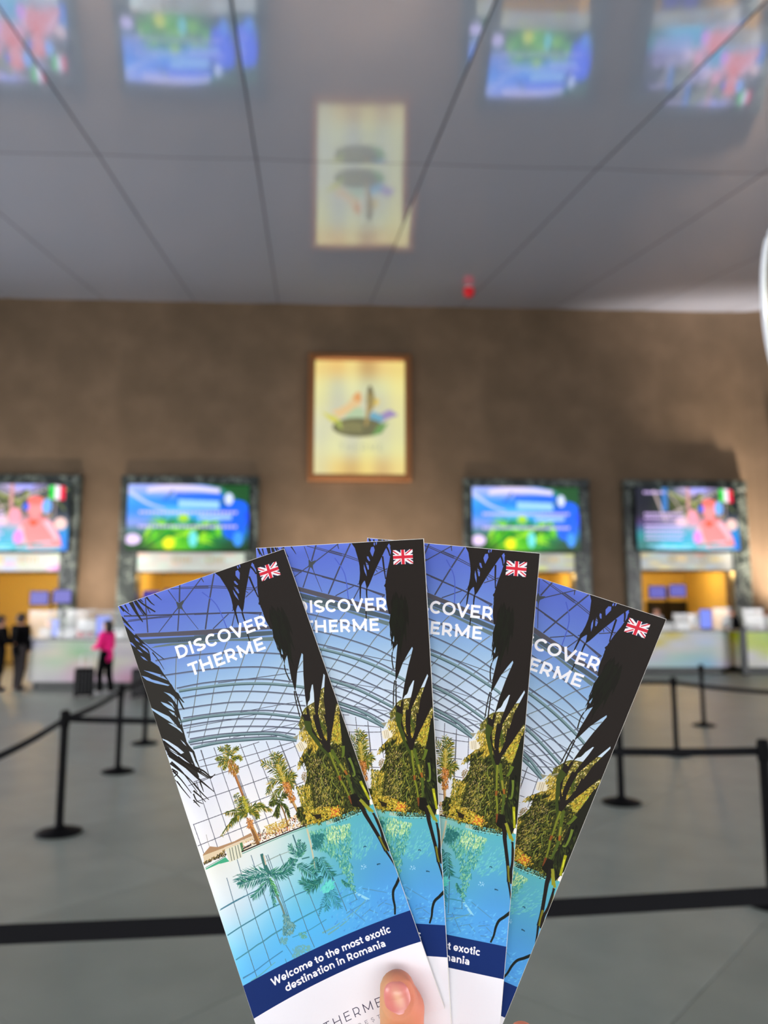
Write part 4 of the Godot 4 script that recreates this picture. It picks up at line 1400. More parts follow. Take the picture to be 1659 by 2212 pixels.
# fills a polygon row by row, with one colour or with the same place of another picture
func fill(p: PackedVector2Array, col: Color, from: Image = null) -> void:
	var lo := 1e9
	var hi := -1e9
	for q in p:
		lo = minf(lo, q.y)
		hi = maxf(hi, q.y)
	var n := p.size()
	var w := pim.get_width()
	for y in range(maxi(0, int(floor(lo))), mini(pim.get_height() - 1, int(ceil(hi))) + 1):
		var yc := y + 0.5
		var xs := PackedFloat32Array()
		for i in n:
			var a := p[i]
			var b := p[(i + 1) % n]
			if (a.y <= yc) != (b.y <= yc):
				xs.append(a.x + (yc - a.y) / (b.y - a.y) * (b.x - a.x))
		xs.sort()
		for k in range(0, xs.size() - 1, 2):
			var x0 := clampi(int(round(xs[k])), 0, w)
			var x1 := clampi(int(round(xs[k + 1])), 0, w)
			if x1 > x0:
				if from:
					pim.blit_rect(from, Rect2i(x0, y, x1 - x0, 1), Vector2i(x0, y))
				else:
					pim.fill_rect(Rect2i(x0, y, x1 - x0, 1), col)

func pg(a: Array, col: Color, from: Image = null) -> void:
	fill(pts_of(a), col, from)

func ribbon(p: PackedVector2Array, w0: float, w1: float, mitre := false) -> PackedVector2Array:
	var l := PackedVector2Array()
	var r := PackedVector2Array()
	var n := p.size()
	for i in n:
		var d0 := (p[i] - p[maxi(i - 1, 0)]).normalized()
		var d1 := (p[mini(i + 1, n - 1)] - p[i]).normalized()
		if i == 0:
			d0 = d1
		if i == n - 1:
			d1 = d0
		var t := (d0 + d1).normalized()
		var m := t.orthogonal()
		var k := 1.0
		if mitre:
			k = 1.0 / maxf(0.35, m.dot(d0.orthogonal()))
		var w := lerpf(w0, w1, float(i) / maxf(1, n - 1)) * 0.5 * k
		l.append(p[i] + m * w)
		r.append(p[i] - m * w)
	r.reverse()
	l.append_array(r)
	return l

func smooth(p: PackedVector2Array, k := 5) -> PackedVector2Array:
	if p.size() < 3:
		return p
	var o := PackedVector2Array()
	for i in p.size() - 1:
		var a := p[maxi(i - 1, 0)]
		var d := p[mini(i + 2, p.size() - 1)]
		for j in k:
			o.append(p[i].cubic_interpolate(p[i + 1], a, d, float(j) / k))
	o.append(p[-1])
	return o

# a line of print units, w0 wide at its start and w1 at its end
func ln(a: Array, col: Color, w0: float, w1 := -1.0) -> void:
	fill(ribbon(smooth(pts_of(a)), w0 * psc, (w1 if w1 >= 0 else w0) * psc), col)

# a leaf: pointed at both ends, widest at "belly"
func blade(a: Vector2, b: Vector2, w: float, sag: float, col: Color) -> void:
	var m := (a + b) * 0.5 + Vector2(0, sag)
	var n := (b - a).orthogonal().normalized() * w * 0.5
	fill(PackedVector2Array([a * psc, (a.lerp(m, 0.55) + n * 0.8) * psc, (m + n) * psc, (b.lerp(m, 0.5) + n * 0.5) * psc, b * psc, (b.lerp(m, 0.5) - n * 0.5) * psc, (m - n) * psc, (a.lerp(m, 0.55) - n * 0.8) * psc]), col)

# a feather palm frond along a bent rib
func frond(a: Array, length: float, cols: Array, count := 26, droop := 0.55, rib := 2.0) -> void:
	var p0 := Vector2(a[0], a[1])
	var p1 := Vector2(a[2], a[3])
	var p2 := Vector2(a[4], a[5])
	var last := p0
	for i in count + 1:
		var t := float(i) / count
		var p := p0.lerp(p1, t).lerp(p1.lerp(p2, t), t)
		var d := (p1.lerp(p2, t) - p0.lerp(p1, t)).normalized()
		var l := length * (0.35 + 0.65 * sin(PI * clampf(t * 0.8 + 0.12, 0, 1)))
		for s in [-1.0, 1.0]:
			var e: Vector2 = p + (d.rotated(s * rng.randf_range(0.55, 1.0)) + Vector2(0, droop)).normalized() * l * rng.randf_range(0.75, 1.1)
			blade(p, e, rng.randf_range(2.6, 4.4), 0.0, cols[rng.randi() % cols.size()])
		if i > 0:
			ln([last.x, last.y, p.x, p.y], cols[0], rib)
		last = p

# loose strokes of leaf scattered over a region
func foliage(region: Array, n: int, cols: Array, l0: float, l1: float, turn: float, spread: float, w := 3.0) -> void:
	var p := PackedVector2Array()
	for i in range(0, region.size() - 1, 2):
		p.append(Vector2(region[i], region[i + 1]))
	var lo := p[0]
	var hi := p[0]
	for q in p:
		lo = lo.min(q)
		hi = hi.max(q)
	var made := 0
	while made < n:
		var q := Vector2(rng.randf_range(lo.x, hi.x), rng.randf_range(lo.y, hi.y))
		if not Geometry2D.is_point_in_polygon(q, p):
			continue
		made += 1
		var d := Vector2.from_angle(turn + rng.randf_range(-spread, spread)) * rng.randf_range(l0, l1)
		var wd := w * rng.randf_range(0.6, 1.3)
		var b := q + d
		var nn := d.orthogonal().normalized() * wd * 0.5
		var m := q.lerp(b, 0.4)
		fill(PackedVector2Array([q * psc, (m + nn) * psc, b * psc, (m - nn) * psc]), cols[rng.randi() % cols.size()])

# a soft picture from a few rows of colours
func wash(rows: Array, w: int, h: int) -> Image:
	var im := Image.create(rows[0].size(), rows.size(), false, Image.FORMAT_RGB8)
	for y in rows.size():
		for x in rows[0].size():
			im.set_pixel(x, y, rows[y][x])
	im.resize(w, h, Image.INTERPOLATE_CUBIC)
	return im

# letters as strokes on a square of capital height 1: [width, stroke, stroke ...]
func arc(cx: float, cy: float, rx: float, ry: float, a0: float, a1: float, n := 18) -> Array:
	var o := []
	for i in n + 1:
		var t := deg_to_rad(lerpf(a0, a1, float(i) / n))
		o.append_array([cx + rx * cos(t), cy + ry * sin(t)])
	return o

func glyph(ch: String, w: float) -> Array:
	var h := w * 0.5
	var x := 0.73   # x-height
	var m := x * 0.5
	match ch:
		"D": return [1.12, [0.12 + h, 0, 0.12 + h, 1], [0.12, h, 0.5, h] + arc(0.53, 0.5, 0.5 - h, 0.5 - h, -90, 90) + [0.5, 1 - h, 0.12, 1 - h]]
		"I": return [0.44, [0.12 + h, 0, 0.12 + h, 1]]
		"S": return [0.92, arc(0.46, 0.29, 0.32, 0.29 - h, -38, -258, 20) + arc(0.46, 0.735, 0.35, 0.265 - h, -80, 140, 20)]
		"C": return [1.03, arc(0.57, 0.5, 0.5 - h, 0.5 - h, -45, -315, 26)]
		"O": return [1.18, arc(0.59, 0.5, 0.53 - h, 0.51 - h, 0, 362, 36)]
		"V": return [1.03, [h * 0.9, 0, 0.515, 1 - h * 0.2, 1.03 - h * 0.9, 0]]
		"E": return [0.93, [0.12 + h, 0, 0.12 + h, 1], [0.12, h, 0.86, h], [0.12, 0.49, 0.79, 0.49], [0.12, 1 - h, 0.88, 1 - h]]
		"R": return [1.04, [0.12 + h, 0, 0.12 + h, 1], [0.12, h, 0.55, h] + arc(0.56, 0.37, 0.36 - h, 0.37 - h, -90, 90) + [0.52, 0.74 - h, 0.12, 0.74 - h], [0.56, 0.66, 0.87, 1.0]]
		"T": return [0.87, [0.02, h, 0.85, h], [0.435, 0, 0.435, 1]]
		"H": return [1.17, [0.12 + h, 0, 0.12 + h, 1], [1.05 - h, 0, 1.05 - h, 1], [0.12, 0.5, 1.05, 0.5]]
		"M": return [1.38, [0.12 + h, 1, 0.12 + h, 0], [1.26 - h, 1, 1.26 - h, 0], [0.14, 0.05, 0.69, 0.8, 1.24, 0.05]]
		"B": return [1.0, [0.12 + h, 0, 0.12 + h, 1], [0.12, h, 0.5, h] + arc(0.5, 0.26, 0.3 - h, 0.26 - h, -90, 90) + [0.12, 0.52 - h], [0.12, 0.48 + h, 0.52, 0.48 + h] + arc(0.54, 0.74, 0.36 - h, 0.26 - h, -90, 90) + [0.12, 1 - h]]
		"U": return [1.1, [0.12 + h, 0, 0.12 + h, 0.6] + arc(0.55, 0.58, 0.43 - h, 0.42 - h, 180, 0) + [0.98 - h, 0]]
		"Ș": return [0.92, arc(0.46, 0.29, 0.32, 0.29 - h, -38, -258, 20) + arc(0.46, 0.735, 0.35, 0.265 - h, -80, 140, 20), [0.48, 1.1, 0.42, 1.32]]
		"W": return [1.62, [h, 0, 0.47, 1 - h * 0.3, 0.81, 0.05, 1.15, 1 - h * 0.3, 1.62 - h, 0]]
		"e": return [0.87, arc(0.43, 1 - m, 0.39 - h, m + 0.02 - h, 42, 352, 24) + [0.43 + 0.39 - h, 1 - m + 0.04, 0.08, 1 - m + 0.04]]
		"l": return [0.4, [0.1 + h, -0.05, 0.1 + h, 1]]
		"c": return [0.8, arc(0.44, 1 - m, 0.4 - h, m + 0.02 - h, -45, -315, 22)]
		"o": return [0.92, arc(0.46, 1 - m, 0.42 - h, m + 0.02 - h, 0, 364, 28)]
		"m": return [1.45, [0.1 + h, 1 - x, 0.1 + h, 1], arc(0.43, 1 - x + 0.34, 0.33 - h, 0.34 - h, 200, 360, 12) + [0.76 - h, 1], arc(1.02, 1 - x + 0.34, 0.35 - h, 0.34 - h, 200, 360, 12) + [1.37 - h, 1]]
		"t": return [0.58, [0.2 + h, 0.08, 0.2 + h, 0.76] + arc(0.42, 0.76, 0.22 - h, 0.26 - h, 180, 70, 8), [0.02, 1 - x + h, 0.52, 1 - x + h]]
		"h": return [0.92, [0.1 + h, -0.05, 0.1 + h, 1], arc(0.47, 1 - x + 0.36, 0.37 - h, 0.36 - h, 200, 360, 12) + [0.84 - h, 1]]
		"n": return [0.92, [0.1 + h, 1 - x, 0.1 + h, 1], arc(0.47, 1 - x + 0.36, 0.37 - h, 0.36 - h, 200, 360, 12) + [0.84 - h, 1]]
		"s": return [0.73, arc(0.37, 1 - x * 0.72, 0.26, x * 0.28 - h + 0.02, -30, -255, 16) + arc(0.37, 1 - x * 0.26, 0.29, x * 0.26 - h + 0.02, -80, 150, 16)]
		"x": return [0.83, [0.04 + h * 0.6, 1 - x, 0.79 - h * 0.6, 1], [0.79 - h * 0.6, 1 - x, 0.04 + h * 0.6, 1]]
		"i": return [0.4, [0.1 + h, 1 - x, 0.1 + h, 1], arc(0.1 + h, 0.07, h * 0.62, h * 0.62, 0, 370, 10)]
		"d": return [0.95, arc(0.45, 1 - m, 0.41 - h, m + 0.02 - h, 0, 364, 28), [0.85 - h, -0.05, 0.85 - h, 1]]
		"a": return [0.84, [0.12, 1 - x + 0.13] + arc(0.42, 1 - x + 0.34, 0.33 - h, 0.34 - h, -105, 0, 10) + [0.75 - h, 1], arc(0.38, 0.77, 0.32 - h, 0.24 - h, 0, 364, 20)]
	return [0.38]

# a line of even width drawn piece by piece, round at its bends and square at its ends
func pen(p: PackedVector2Array, w: float, col: Color) -> void:
	for i in p.size() - 1:
		fill(ribbon(PackedVector2Array([p[i], p[i + 1]]), w, w), col)
		if i > 0:
			var d := PackedVector2Array()
			for k in 12:
				d.append(p[i] + Vector2.from_angle(TAU * k / 12) * w * 0.5)
			fill(d, col)

func text(s: String, x: float, y: float, width: float, cap: float, weight: float, col: Color, track := 0.0) -> void:
	var total := -track
	for ch in s:
		total += glyph(ch, weight)[0] + track
	var sx := width / total
	for ch in s:
		var g := glyph(ch, weight)
		for k in range(1, g.size()):
			var a: Array = g[k]
			var p := PackedVector2Array()
			for i in range(0, a.size() - 1, 2):
				p.append(Vector2(x + a[i] * sx, y - cap + a[i + 1] * cap) * psc)
			pen(p, weight * cap * psc, col)
		x += (g[0] + track) * sx

func union_flag(x: float, y: float, w: float, h: float) -> void:
	var r := func(u: float, v: float) -> Array: return [x + u * w, y + v * h]
	var navy := c8(38, 38, 62)
	var white := c8(240, 236, 236)
	var red := c8(214, 44, 62)
	var box := func(u0: float, v0: float, u1: float, v1: float, col: Color) -> void:
		pim.fill_rect(Rect2i(Vector2i(((Vector2(x + u0 * w, y + v0 * h)) * psc).round()), Vector2i((Vector2((u1 - u0) * w, (v1 - v0) * h) * psc).round())), col)
	box.call(0, 0, 1, 1, navy)
	pg(r.call(0, 0) + r.call(0.16, 0) + r.call(1, 0.8) + r.call(1, 1) + r.call(0.84, 1) + r.call(0, 0.2), white)
	pg(r.call(1, 0) + r.call(0.84, 0) + r.call(0, 0.8) + r.call(0, 1) + r.call(0.16, 1) + r.call(1, 0.2), white)
	pg(r.call(0, 0) + r.call(0.5, 0.5) + r.call(0.42, 0.5) + r.call(0, 0.1), red)
	pg(r.call(1, 0) + r.call(0.9, 0) + r.call(0.5, 0.42) + r.call(0.5, 0.5), red)
	pg(r.call(1, 1) + r.call(0.5, 0.5) + r.call(0.58, 0.5) + r.call(1, 0.9), red)
	pg(r.call(0, 1) + r.call(0.1, 1) + r.call(0.5, 0.58) + r.call(0.5, 0.5), red)
	box.call(0.39, 0, 0.61, 1, white)
	box.call(0, 0.33, 1, 0.67, white)
	box.call(0.43, 0, 0.57, 1, red)
	box.call(0, 0.4, 1, 0.6, red)

func cover_print() -> ImageTexture:
	rng.seed = 11
	var w := 740
	var h := 2035
	# the sky through the glass roof, from deep blue at the top to hazy white
	var sky_rows := []
	var sky_at := [c8(92, 112, 200), c8(100, 123, 203), c8(110, 138, 207), c8(124, 156, 212), c8(146, 180, 217), c8(172, 199, 221), c8(194, 212, 226), c8(212, 223, 232), c8(222, 228, 234), c8(231, 230, 233), c8(238, 235, 234), c8(242, 237, 232), c8(244, 238, 230), c8(246, 237, 224), c8(247, 234, 216)]
	for k in 23:
		var q: Color = sky_at[mini(k, sky_at.size() - 1)]
		sky_rows.append([q.lerp(c8(150, 170, 225), 0.06), q, q.lerp(c8(120, 160, 230), 0.08), q])
	pim = wash(sky_rows, int(w * psc), int(h * psc))
	var bar := c8(70, 70, 86)
	var bar2 := c8(88, 100, 112)
	var tube := c8(126, 152, 154)
	var tube_dark := c8(74, 96, 102)
	# roof bars near the top
	ln([120,3,84,144], bar, 5)
	ln([276,-5,250,68], bar, 6)
	ln([241,92,205,180], bar, 5)
	ln([221,4,238,58], bar, 3)
	ln([255,108,289,203], bar, 3, 2)
	ln([375,-1,268,71], bar, 4)
	ln([226,95,128,159], bar, 4, 3)
	pg([237,58,248,71,269,65,268,74,255,86,255,99,260,120,248,97,238,92,215,103,236,86], c8(72, 76, 78))
	ln([10,46,154,92,350,153], bar, 6)
	ln([22,69,116,90,203,111], bar, 3)
	ln([-1,70,114,93,202,116], bar, 3)
	ln([233,2,385,52], bar, 3)
	ln([272,9,387,46], bar, 2.5)
	ln([332,25,395,46,461,73], bar, 3)
	ln([330,32,395,54,459,79], bar, 3)
	ln([461,73,579,122], bar, 3)
	ln([459,79,576,129], bar, 3)
	ln([427,2,369,109,317,213], bar, 6)
	ln([293,137,445,185,564,228], bar, 6)
	ln([455,187,562,234], bar, 3)
	ln([430,184,348,222], bar, 4)
	ln([455,192,425,241], bar, 4)
	ln([560,224,541,254], bar, 4)
	ln([521,142,581,115], bar, 4)
	ln([565,66,570,157], c8(52, 50, 52), 4)
	ln([530,118,537,129], bar, 3)
	ln([369,-1,374,22], bar, 5, 3)
	ln([354,60,394,131,404,238], c8(78, 96, 190), 4)
	# the three deep beams
	pg([29,130,156,168,327,218,320,238,150,184,45,151], c8(88, 84, 92))
	pg([271,203,424,244,585,296,581,308,418,261,265,220], c8(86, 84, 92))
	pg([39,160,173,198,319,241,312,263,166,218,70,190], c8(78, 92, 102))
	pg([264,222,417,265,579,315,578,333,409,287,256,244], c8(80, 94, 102))
	pg([74,209,97,208,166,220,311,264,308,273,162,229], c8(106, 122, 120))
	pg([256,246,409,289,576,341,572,358,406,297,253,253], c8(104, 122, 122))
	for k in 9:
		var z: Array = [194,219]
		pg([z[0] + k * 8, z[1] + k * 2, z[0] + k * 8 + 4, z[1] + k * 2, z[0] + k * 8 + 4, z[1] + k * 2 + 4, z[0] + k * 8, z[1] + k * 2 + 4], c8(58, 68, 78))
	# rafters
	for a in [[184,251,162,289,115,415,75,525], [292,261,260,310,211,418,155,525,107,611], [387,295,349,341,285,437,221,550,147,662], [477,323,437,373,359,472,281,572,202,675], [565,359,513,407,436,501,341,595,267,674], [586,448,511,521,408,620,327,691], [661,481,572,552,471,644,384,709], [718,517,632,587,534,669,433,728], [620,669,579,711,477,751]]:
		ln(a, c8(96, 106, 116), 4.6, 3.4)
		var b: Array = a.duplicate()
		for i in range(0, b.size(), 2):
			b[i] += 1.6
		ln(b, c8(176, 182, 178), 1.4, 1.2)
	# purlins: dark pairs
	for a in [[77,265,161,280,294,313,369,336,456,366,584,420], [77,331,273,374,408,414,514,454,592,494], [125,403,236,421,369,456,497,501,602,555], [134,449,240,470,353,501,480,552,624,622], [96,486,225,513,338,543,478,600,610,663], [111,527,213,549,326,579,455,624,578,686], [100,558,203,579,316,609,461,665,575,722], [106,589,212,612,306,638,451,694,557,745], [110,618,203,637,297,663,445,714,531,760], [103,639,290,684,456,739]]:
		ln(a, c8(84, 88, 104), 4.2)
		var b: Array = a.duplicate()
		for i in range(1, b.size(), 2):
			b[i] += 4.0
		ln(b, c8(104, 110, 124), 1.6)
	ln([295,443,463,481,654,525], c8(84, 88, 100), 3)
	ln([97,569,316,608,414,624], c8(84, 88, 100), 2.4)
	ln([343,590,498,618,604,640], c8(84, 88, 100), 2.4)
	ln([282,677,429,700,546,718], c8(84, 88, 100), 2.4)
	# main tubes, lit from above
	for a in [[130,418,207,434,348,469,475,513,588,566,631,590], [70,533,190,554,322,590,434,630,582,708], [101,628,200,646,306,674,443,724,529,779], [111,658,211,674,315,702,437,741,527,786]]:
		ln(a, tube_dark, 12)
		var b: Array = a.duplicate()
		for i in range(1, b.size(), 2):
			b[i] -= 2.4
		ln(b, tube, 7)
	# the glazed end wall
	var ew := c8(96, 96, 104)
	for a in [[138,676,137,874,136,998,136,1082], [193,687,194,798,195,949,189,1105], [248,828,250,961,256,1065,256,1106], [253,830,255,963,261,1067,261,1105], [300,712,303,806,303,960,306,1108], [353,730,360,901,363,1096], [406,742,416,979], [458,760,465,904,465,1082], [80,788,78,1030,76,1091], [14,945,18,1112], [458,760,464,962], [512,781,518,917], [140,678,136,861]]:
		ln(a, ew, 2.8, 2.4)
	for a in [[116,715,230,725,378,734], [113,740,315,770,482,783], [69,787,205,798,300,805,474,807], [42,865,195,875,369,883], [14,947,136,952,357,958], [3,1033,135,1035,346,1039], [443,779,510,786], [433,808,512,806], [446,883,491,881], [451,957,499,957], [407,1039,432,1039], [44,794,146,797]]:
		ln(a, ew, 2.8)
	# pavilion, planting and terrace at the water's edge
	pg([12,1073,49,1054,78,1069,149,1074,224,1069,227,1083,108,1081,68,1083,10,1079], c8(178, 138, 100))
	pg([11,1077,107,1082,227,1084,235,1119,167,1123,103,1095,93,1107,7,1104], c8(226, 204, 168))
	ln([50,1004,47,1033,47,1055], c8(170, 160, 150), 2)
	foliage([3,1106,58,1103,98,1093,98,1117,48,1114,3,1116], 260, [c8(60, 52, 28), c8(88, 70, 30), c8(30, 30, 20), c8(190, 150, 70)], 4, 9, -1.3, 0.6)
	pg([1,1129,95,1119,104,1141,61,1134,6,1136], c8(70, 170, 126))
	ln([5,1125,96,1116], c8(40, 110, 90), 2)
	pg([105,1089,173,1092,167,1147,103,1145], c8(226, 222, 196))
	for a in [[121,1092,114,1143], [132,1093,125,1144], [146,1092,139,1145], [157,1093,152,1145]]:
		ln(a, c8(110, 116, 96), 3)
	pg([167,1090,178,1090,171,1143,163,1146], c8(84, 130, 84))
	foliage([169,1115,368,1120,379,1086,250,1076,225,1093,176,1094], 420, [c8(236, 220, 196), c8(120, 96, 66), c8(214, 180, 120), c8(70, 62, 44), c8(190, 70, 50), c8(240, 230, 214)], 4, 11, 0.2, 1.5, 5)
	pg([180,1098,225,1098,224,1106,180,1109], c8(240, 232, 222))
	pg([173,1113,210,1111,209,1117,172,1118], c8(48, 46, 50))
	foliage([327,1117,448,1123,469,1059,434,1067,339,1083], 320, [c8(236, 220, 196), c8(150, 110, 70), c8(222, 170, 90), c8(60, 50, 36), c8(196, 84, 50), c8(230, 190, 120)], 4, 10, 0.4, 1.5, 5)
	foliage([285,1063,337,1066,335,1106,283,1101], 200, [c8(206, 166, 50), c8(180, 140, 40), c8(226, 196, 90)], 4, 8, 1.2, 1.4)
	foliage([345,1066,378,1066,382,1096,338,1102], 120, [c8(206, 166, 50), c8(180, 140, 40), c8(226, 196, 90)], 4, 8, 1.2, 1.4)
	# the pool
	var pool_rows := [
		[c8(224, 228, 212), c8(222, 228, 214), c8(190, 216, 200), c8(118, 194, 184), c8(96, 186, 184)],
		[c8(228, 230, 220), c8(222, 229, 222), c8(188, 216, 210), c8(112, 188, 184), c8(92, 178, 184)],
		[c8(222, 229, 228), c8(204, 224, 226), c8(166, 208, 210), c8(104, 182, 190), c8(92, 172, 192)],
		[c8(200, 222, 230), c8(168, 212, 228), c8(132, 200, 212), c8(97, 176, 196), c8(87, 164, 199)],
		[c8(152, 208, 230), c8(122, 198, 230), c8(104, 188, 216), c8(91, 172, 206), c8(84, 158, 208)],
		[c8(112, 192, 232), c8(96, 184, 232), c8(90, 182, 230), c8(88, 172, 226), c8(84, 160, 222)],
		[c8(98, 182, 234), c8(92, 180, 232), c8(88, 176, 230), c8(86, 168, 226), c8(84, 158, 222)]]
	var pool := Image.create(pim.get_width(), pim.get_height(), false, Image.FORMAT_RGB8)
	pool.blit_rect(wash(pool_rows, int(w * psc), int(640 * psc)), Rect2i(0, 0, int(w * psc), int(640 * psc)), Vector2i(0, int(1010 * psc)))
	var edge: Array = [-2,1112,5,1133,61,1133,103,1145,159,1145,163,1125,263,1125,365,1126,447,1129,507,1131,564,1138,625,1144,697,1149,755,1151]
	pg(edge + [760, 1400, 760, 1660, -20, 1660], Color.WHITE, pool)
	ln([163,1125,263,1125,365,1126,447,1128,508,1129,565,1135], c8(44, 34, 26), 5)
	ln([163,1133,363,1133,562,1143], c8(96, 150, 130), 3)
	ln([526,1135,607,1138,706,1144], c8(26, 70, 60), 6)
	pg([532,1144,561,1149,559,1163,527,1159], c8(170, 196, 176))
	foliage([562,1147,685,1149,683,1165,561,1164], 200, [c8(20, 30, 22), c8(70, 96, 60), c8(150, 190, 160)], 6, 12, 2.6, 0.9, 4)
	ln([531,1163,605,1165,688,1165], c8(140, 214, 214), 3)
	# the pool floor at the front
	for a in [[384,1582,474,1561,588,1505], [364,1566,433,1561,529,1533]]:
		ln(a, c8(110, 170, 176), 7, 3)
	for a in [[582,1460,672,1512], [617,1553,690,1532], [630,1590,738,1583], [580,1554,609,1580], [529,1572,585,1551], [484,1531,593,1516], [508,1498,550,1494], [505,1519,547,1592], [651,1551,677,1570], [8,1588,62,1586], [188,1596,188,1616], [208,1546,224,1615]]:
		ln(a, c8(86, 138, 168), 3.4, 2)
	pg([549,1460,598,1513,582,1511,543,1468], c8(150, 212, 232))
	foliage([478,1425,735,1518,737,1608,459,1607,387,1574], 160, [c8(96, 176, 228), c8(104, 186, 232), c8(80, 150, 214)], 10, 26, -0.5, 0.6, 6)
	# mirrored bars of the end wall
	var mb := c8(86, 112, 124)
	for a in [[73,1197,68,1301,65,1399,61,1504,60,1616], [136,1146,133,1221,131,1292,129,1393,128,1493,127,1594], [195,1153,193,1235,192,1324,190,1482,190,1530], [252,1178,253,1316,253,1461], [260,1178,260,1319,258,1460], [307,1195,310,1377,310,1533,314,1607], [365,1301,370,1469,377,1574], [475,1296,481,1367,485,1441,489,1524], [539,1374,541,1435,544,1496]]:
		ln(a, mb, 2.6)
	for a in [[6,1304,70,1299,130,1295,176,1294], [10,1301,71,1296,117,1295]]:
		ln(a, c8(76, 124, 140), 2.4, 5)
	ln([4,1407,65,1399,129,1393,191,1385,240,1384], c8(70, 128, 146), 5)
	ln([256,1384,310,1377,368,1379], c8(70, 128, 146), 3, 5)
	ln([5,1509,62,1502,101,1495,128,1493,170,1485,217,1481], c8(74, 138, 158), 5, 6)
	ln([267,1477,314,1473,383,1469,421,1469], c8(70, 138, 156), 6, 4)
	ln([9,1585,60,1584,123,1573,189,1563], c8(70, 130, 170), 4)
	ln([33,1613,75,1608,147,1590], c8(100, 170, 180), 6, 3)
	ln([243,1530,310,1533,398,1521], c8(70, 138, 166), 3)
	ln([480,1369,509,1370,542,1375], c8(70, 140, 150), 4)
	ln([473,1466,507,1463,552,1465], c8(70, 140, 160), 4)
	ln([254,1201,302,1199,347,1201], c8(140, 156, 146), 2.4)
	ln([96,1204,168,1205,224,1201,306,1198], c8(140, 156, 146), 2.4)
	# mirrored palms
	var teal := [c8(34, 104, 98), c8(56, 130, 112), c8(28, 84, 84), c8(90, 160, 120), c8(48, 118, 108)]
	ln([237,1165,235,1209,241,1256], c8(60, 110, 104), 12, 16)
	ln([243,1174,239,1214], c8(214, 190, 160), 5)
	frond([238,1245,185,1212,111,1227], 48, teal, 30, 0.2)
	frond([239,1262,186,1247,115,1244], 42, teal, 26, 0.3)
	frond([239,1243,294,1273,343,1250], 42, teal, 26, 0.2)
	frond([243,1251,281,1290,333,1271], 36, teal, 22, 0.2)
	frond([230,1270,188,1296,147,1312], 34, teal, 20, 0.3)
	frond([234,1269,229,1321,218,1377], 26, teal, 16, 0.4)
	frond([236,1270,245,1312,242,1350], 20, [c8(70, 150, 70), c8(110, 180, 80), c8(50, 120, 70)], 12, 0.4)
	ln([239,1345,244,1392,244,1431], c8(112, 132, 120), 8, 9)
	foliage([240,1423,255,1436,253,1461,273,1480,258,1505,227,1510,211,1499,229,1465], 260, [c8(74, 130, 138), c8(100, 150, 148), c8(128, 168, 160)], 7, 18, 1.7, 0.9, 5)
	foliage([199,1506,224,1518,209,1543,194,1529], 60, [c8(100, 160, 170), c8(120, 180, 180)], 6, 14, 1.7, 1.0, 5)
	foliage([277,1524,301,1529,294,1552,278,1550], 50, [c8(90, 160, 150), c8(110, 172, 150)], 6, 12, 1.7, 1.0, 5)
	foliage([231,1563,294,1581,292,1606,259,1616,220,1606], 90, [c8(110, 172, 170), c8(104, 168, 184)], 8, 20, 1.4, 1.0, 7)
	ln([384,1143,384,1194,381,1239], c8(64, 104, 110), 5)
	frond([381,1239,353,1210,359,1179], 24, teal, 14, 0.0)
	frond([381,1239,383,1206,402,1176], 20, teal, 14, 0.0)
	frond([381,1239,407,1225,413,1194], 20, teal, 14, 0.0)
	frond([370,1247,350,1243,337,1233], 20, teal, 12, 0.3)
	ln([386,1250,418,1255], c8(60, 116, 112), 5)
	ln([447,1144,440,1213,425,1309], c8(206, 196, 160), 8, 5)
	frond([360,1264,384,1291,415,1339], 34, teal, 22, -0.2)
	frond([447,1267,421,1295,427,1327], 34, teal, 18, -0.3)
	frond([462,1274,459,1332,481,1367], 40, teal, 24, -0.2)
	frond([434,1356,383,1384,357,1335], 42, teal, 26, -0.3)
	frond([444,1351,411,1375,367,1381], 36, teal, 22, -0.1)
	frond([454,1372,456,1442,464,1492], 40, [c8(60, 140, 150), c8(80, 160, 166), c8(50, 120, 130)], 22, 0.1)
	frond([444,1402,429,1447,413,1483], 30, [c8(60, 140, 150), c8(80, 160, 166), c8(50, 120, 130)], 16, 0.2)
	frond([435,1416,402,1452,376,1492], 14, [c8(60, 130, 150), c8(70, 140, 156)], 10, 0.2)
	foliage([402,1401,444,1389,473,1389,458,1421,428,1425], 60, [c8(90, 210, 190), c8(110, 216, 204)], 14, 30, -0.7, 0.4, 7)
	frond([513,1393,517,1420,542,1431], 18, teal, 14, 0.1)
	var tw := [c8(90, 170, 150), c8(70, 150, 140), c8(120, 190, 150), c8(60, 140, 140), c8(150, 206, 160)]
	foliage([453,1151,624,1187,594,1302,532,1388,539,1442,520,1298,467,1233,457,1187], 700, tw, 8, 24, 1.75, 0.5, 5)
	foliage([525,1160,624,1187,582,1238,509,1234], 160, [c8(190, 220, 150), c8(210, 232, 180), c8(160, 206, 140)], 8, 22, 1.8, 0.4, 4)
	foliage([455,1169,509,1183,477,1229,445,1224], 180, [c8(40, 110, 110), c8(56, 124, 116)], 8, 20, 1.7, 0.6, 5)
	foliage([532,1312,574,1337,554,1457,539,1442,536,1377], 160, tw, 6, 18, 1.75, 0.7, 5)
	foliage([614,1217,717,1206,706,1312,630,1342,586,1325], 160, [c8(104, 186, 190), c8(92, 176, 186), c8(112, 194, 196)], 14, 30, 2.3, 0.4, 5)
	ln([643,1303,650,1301,655,1305], c8(40, 80, 100), 4)
	ln([672,1390,680,1390,687,1392], c8(40, 80, 100), 6, 3)
	foliage([605,1367,632,1369,624,1385,603,1381], 16, [c8(190, 226, 236), c8(150, 206, 226)], 4, 8, 1.6, 0.4, 3)
	# palms on the terrace
	var palm := [c8(70, 84, 26), c8(104, 118, 36), c8(150, 140, 50), c8(46, 54, 22), c8(190, 160, 60)]
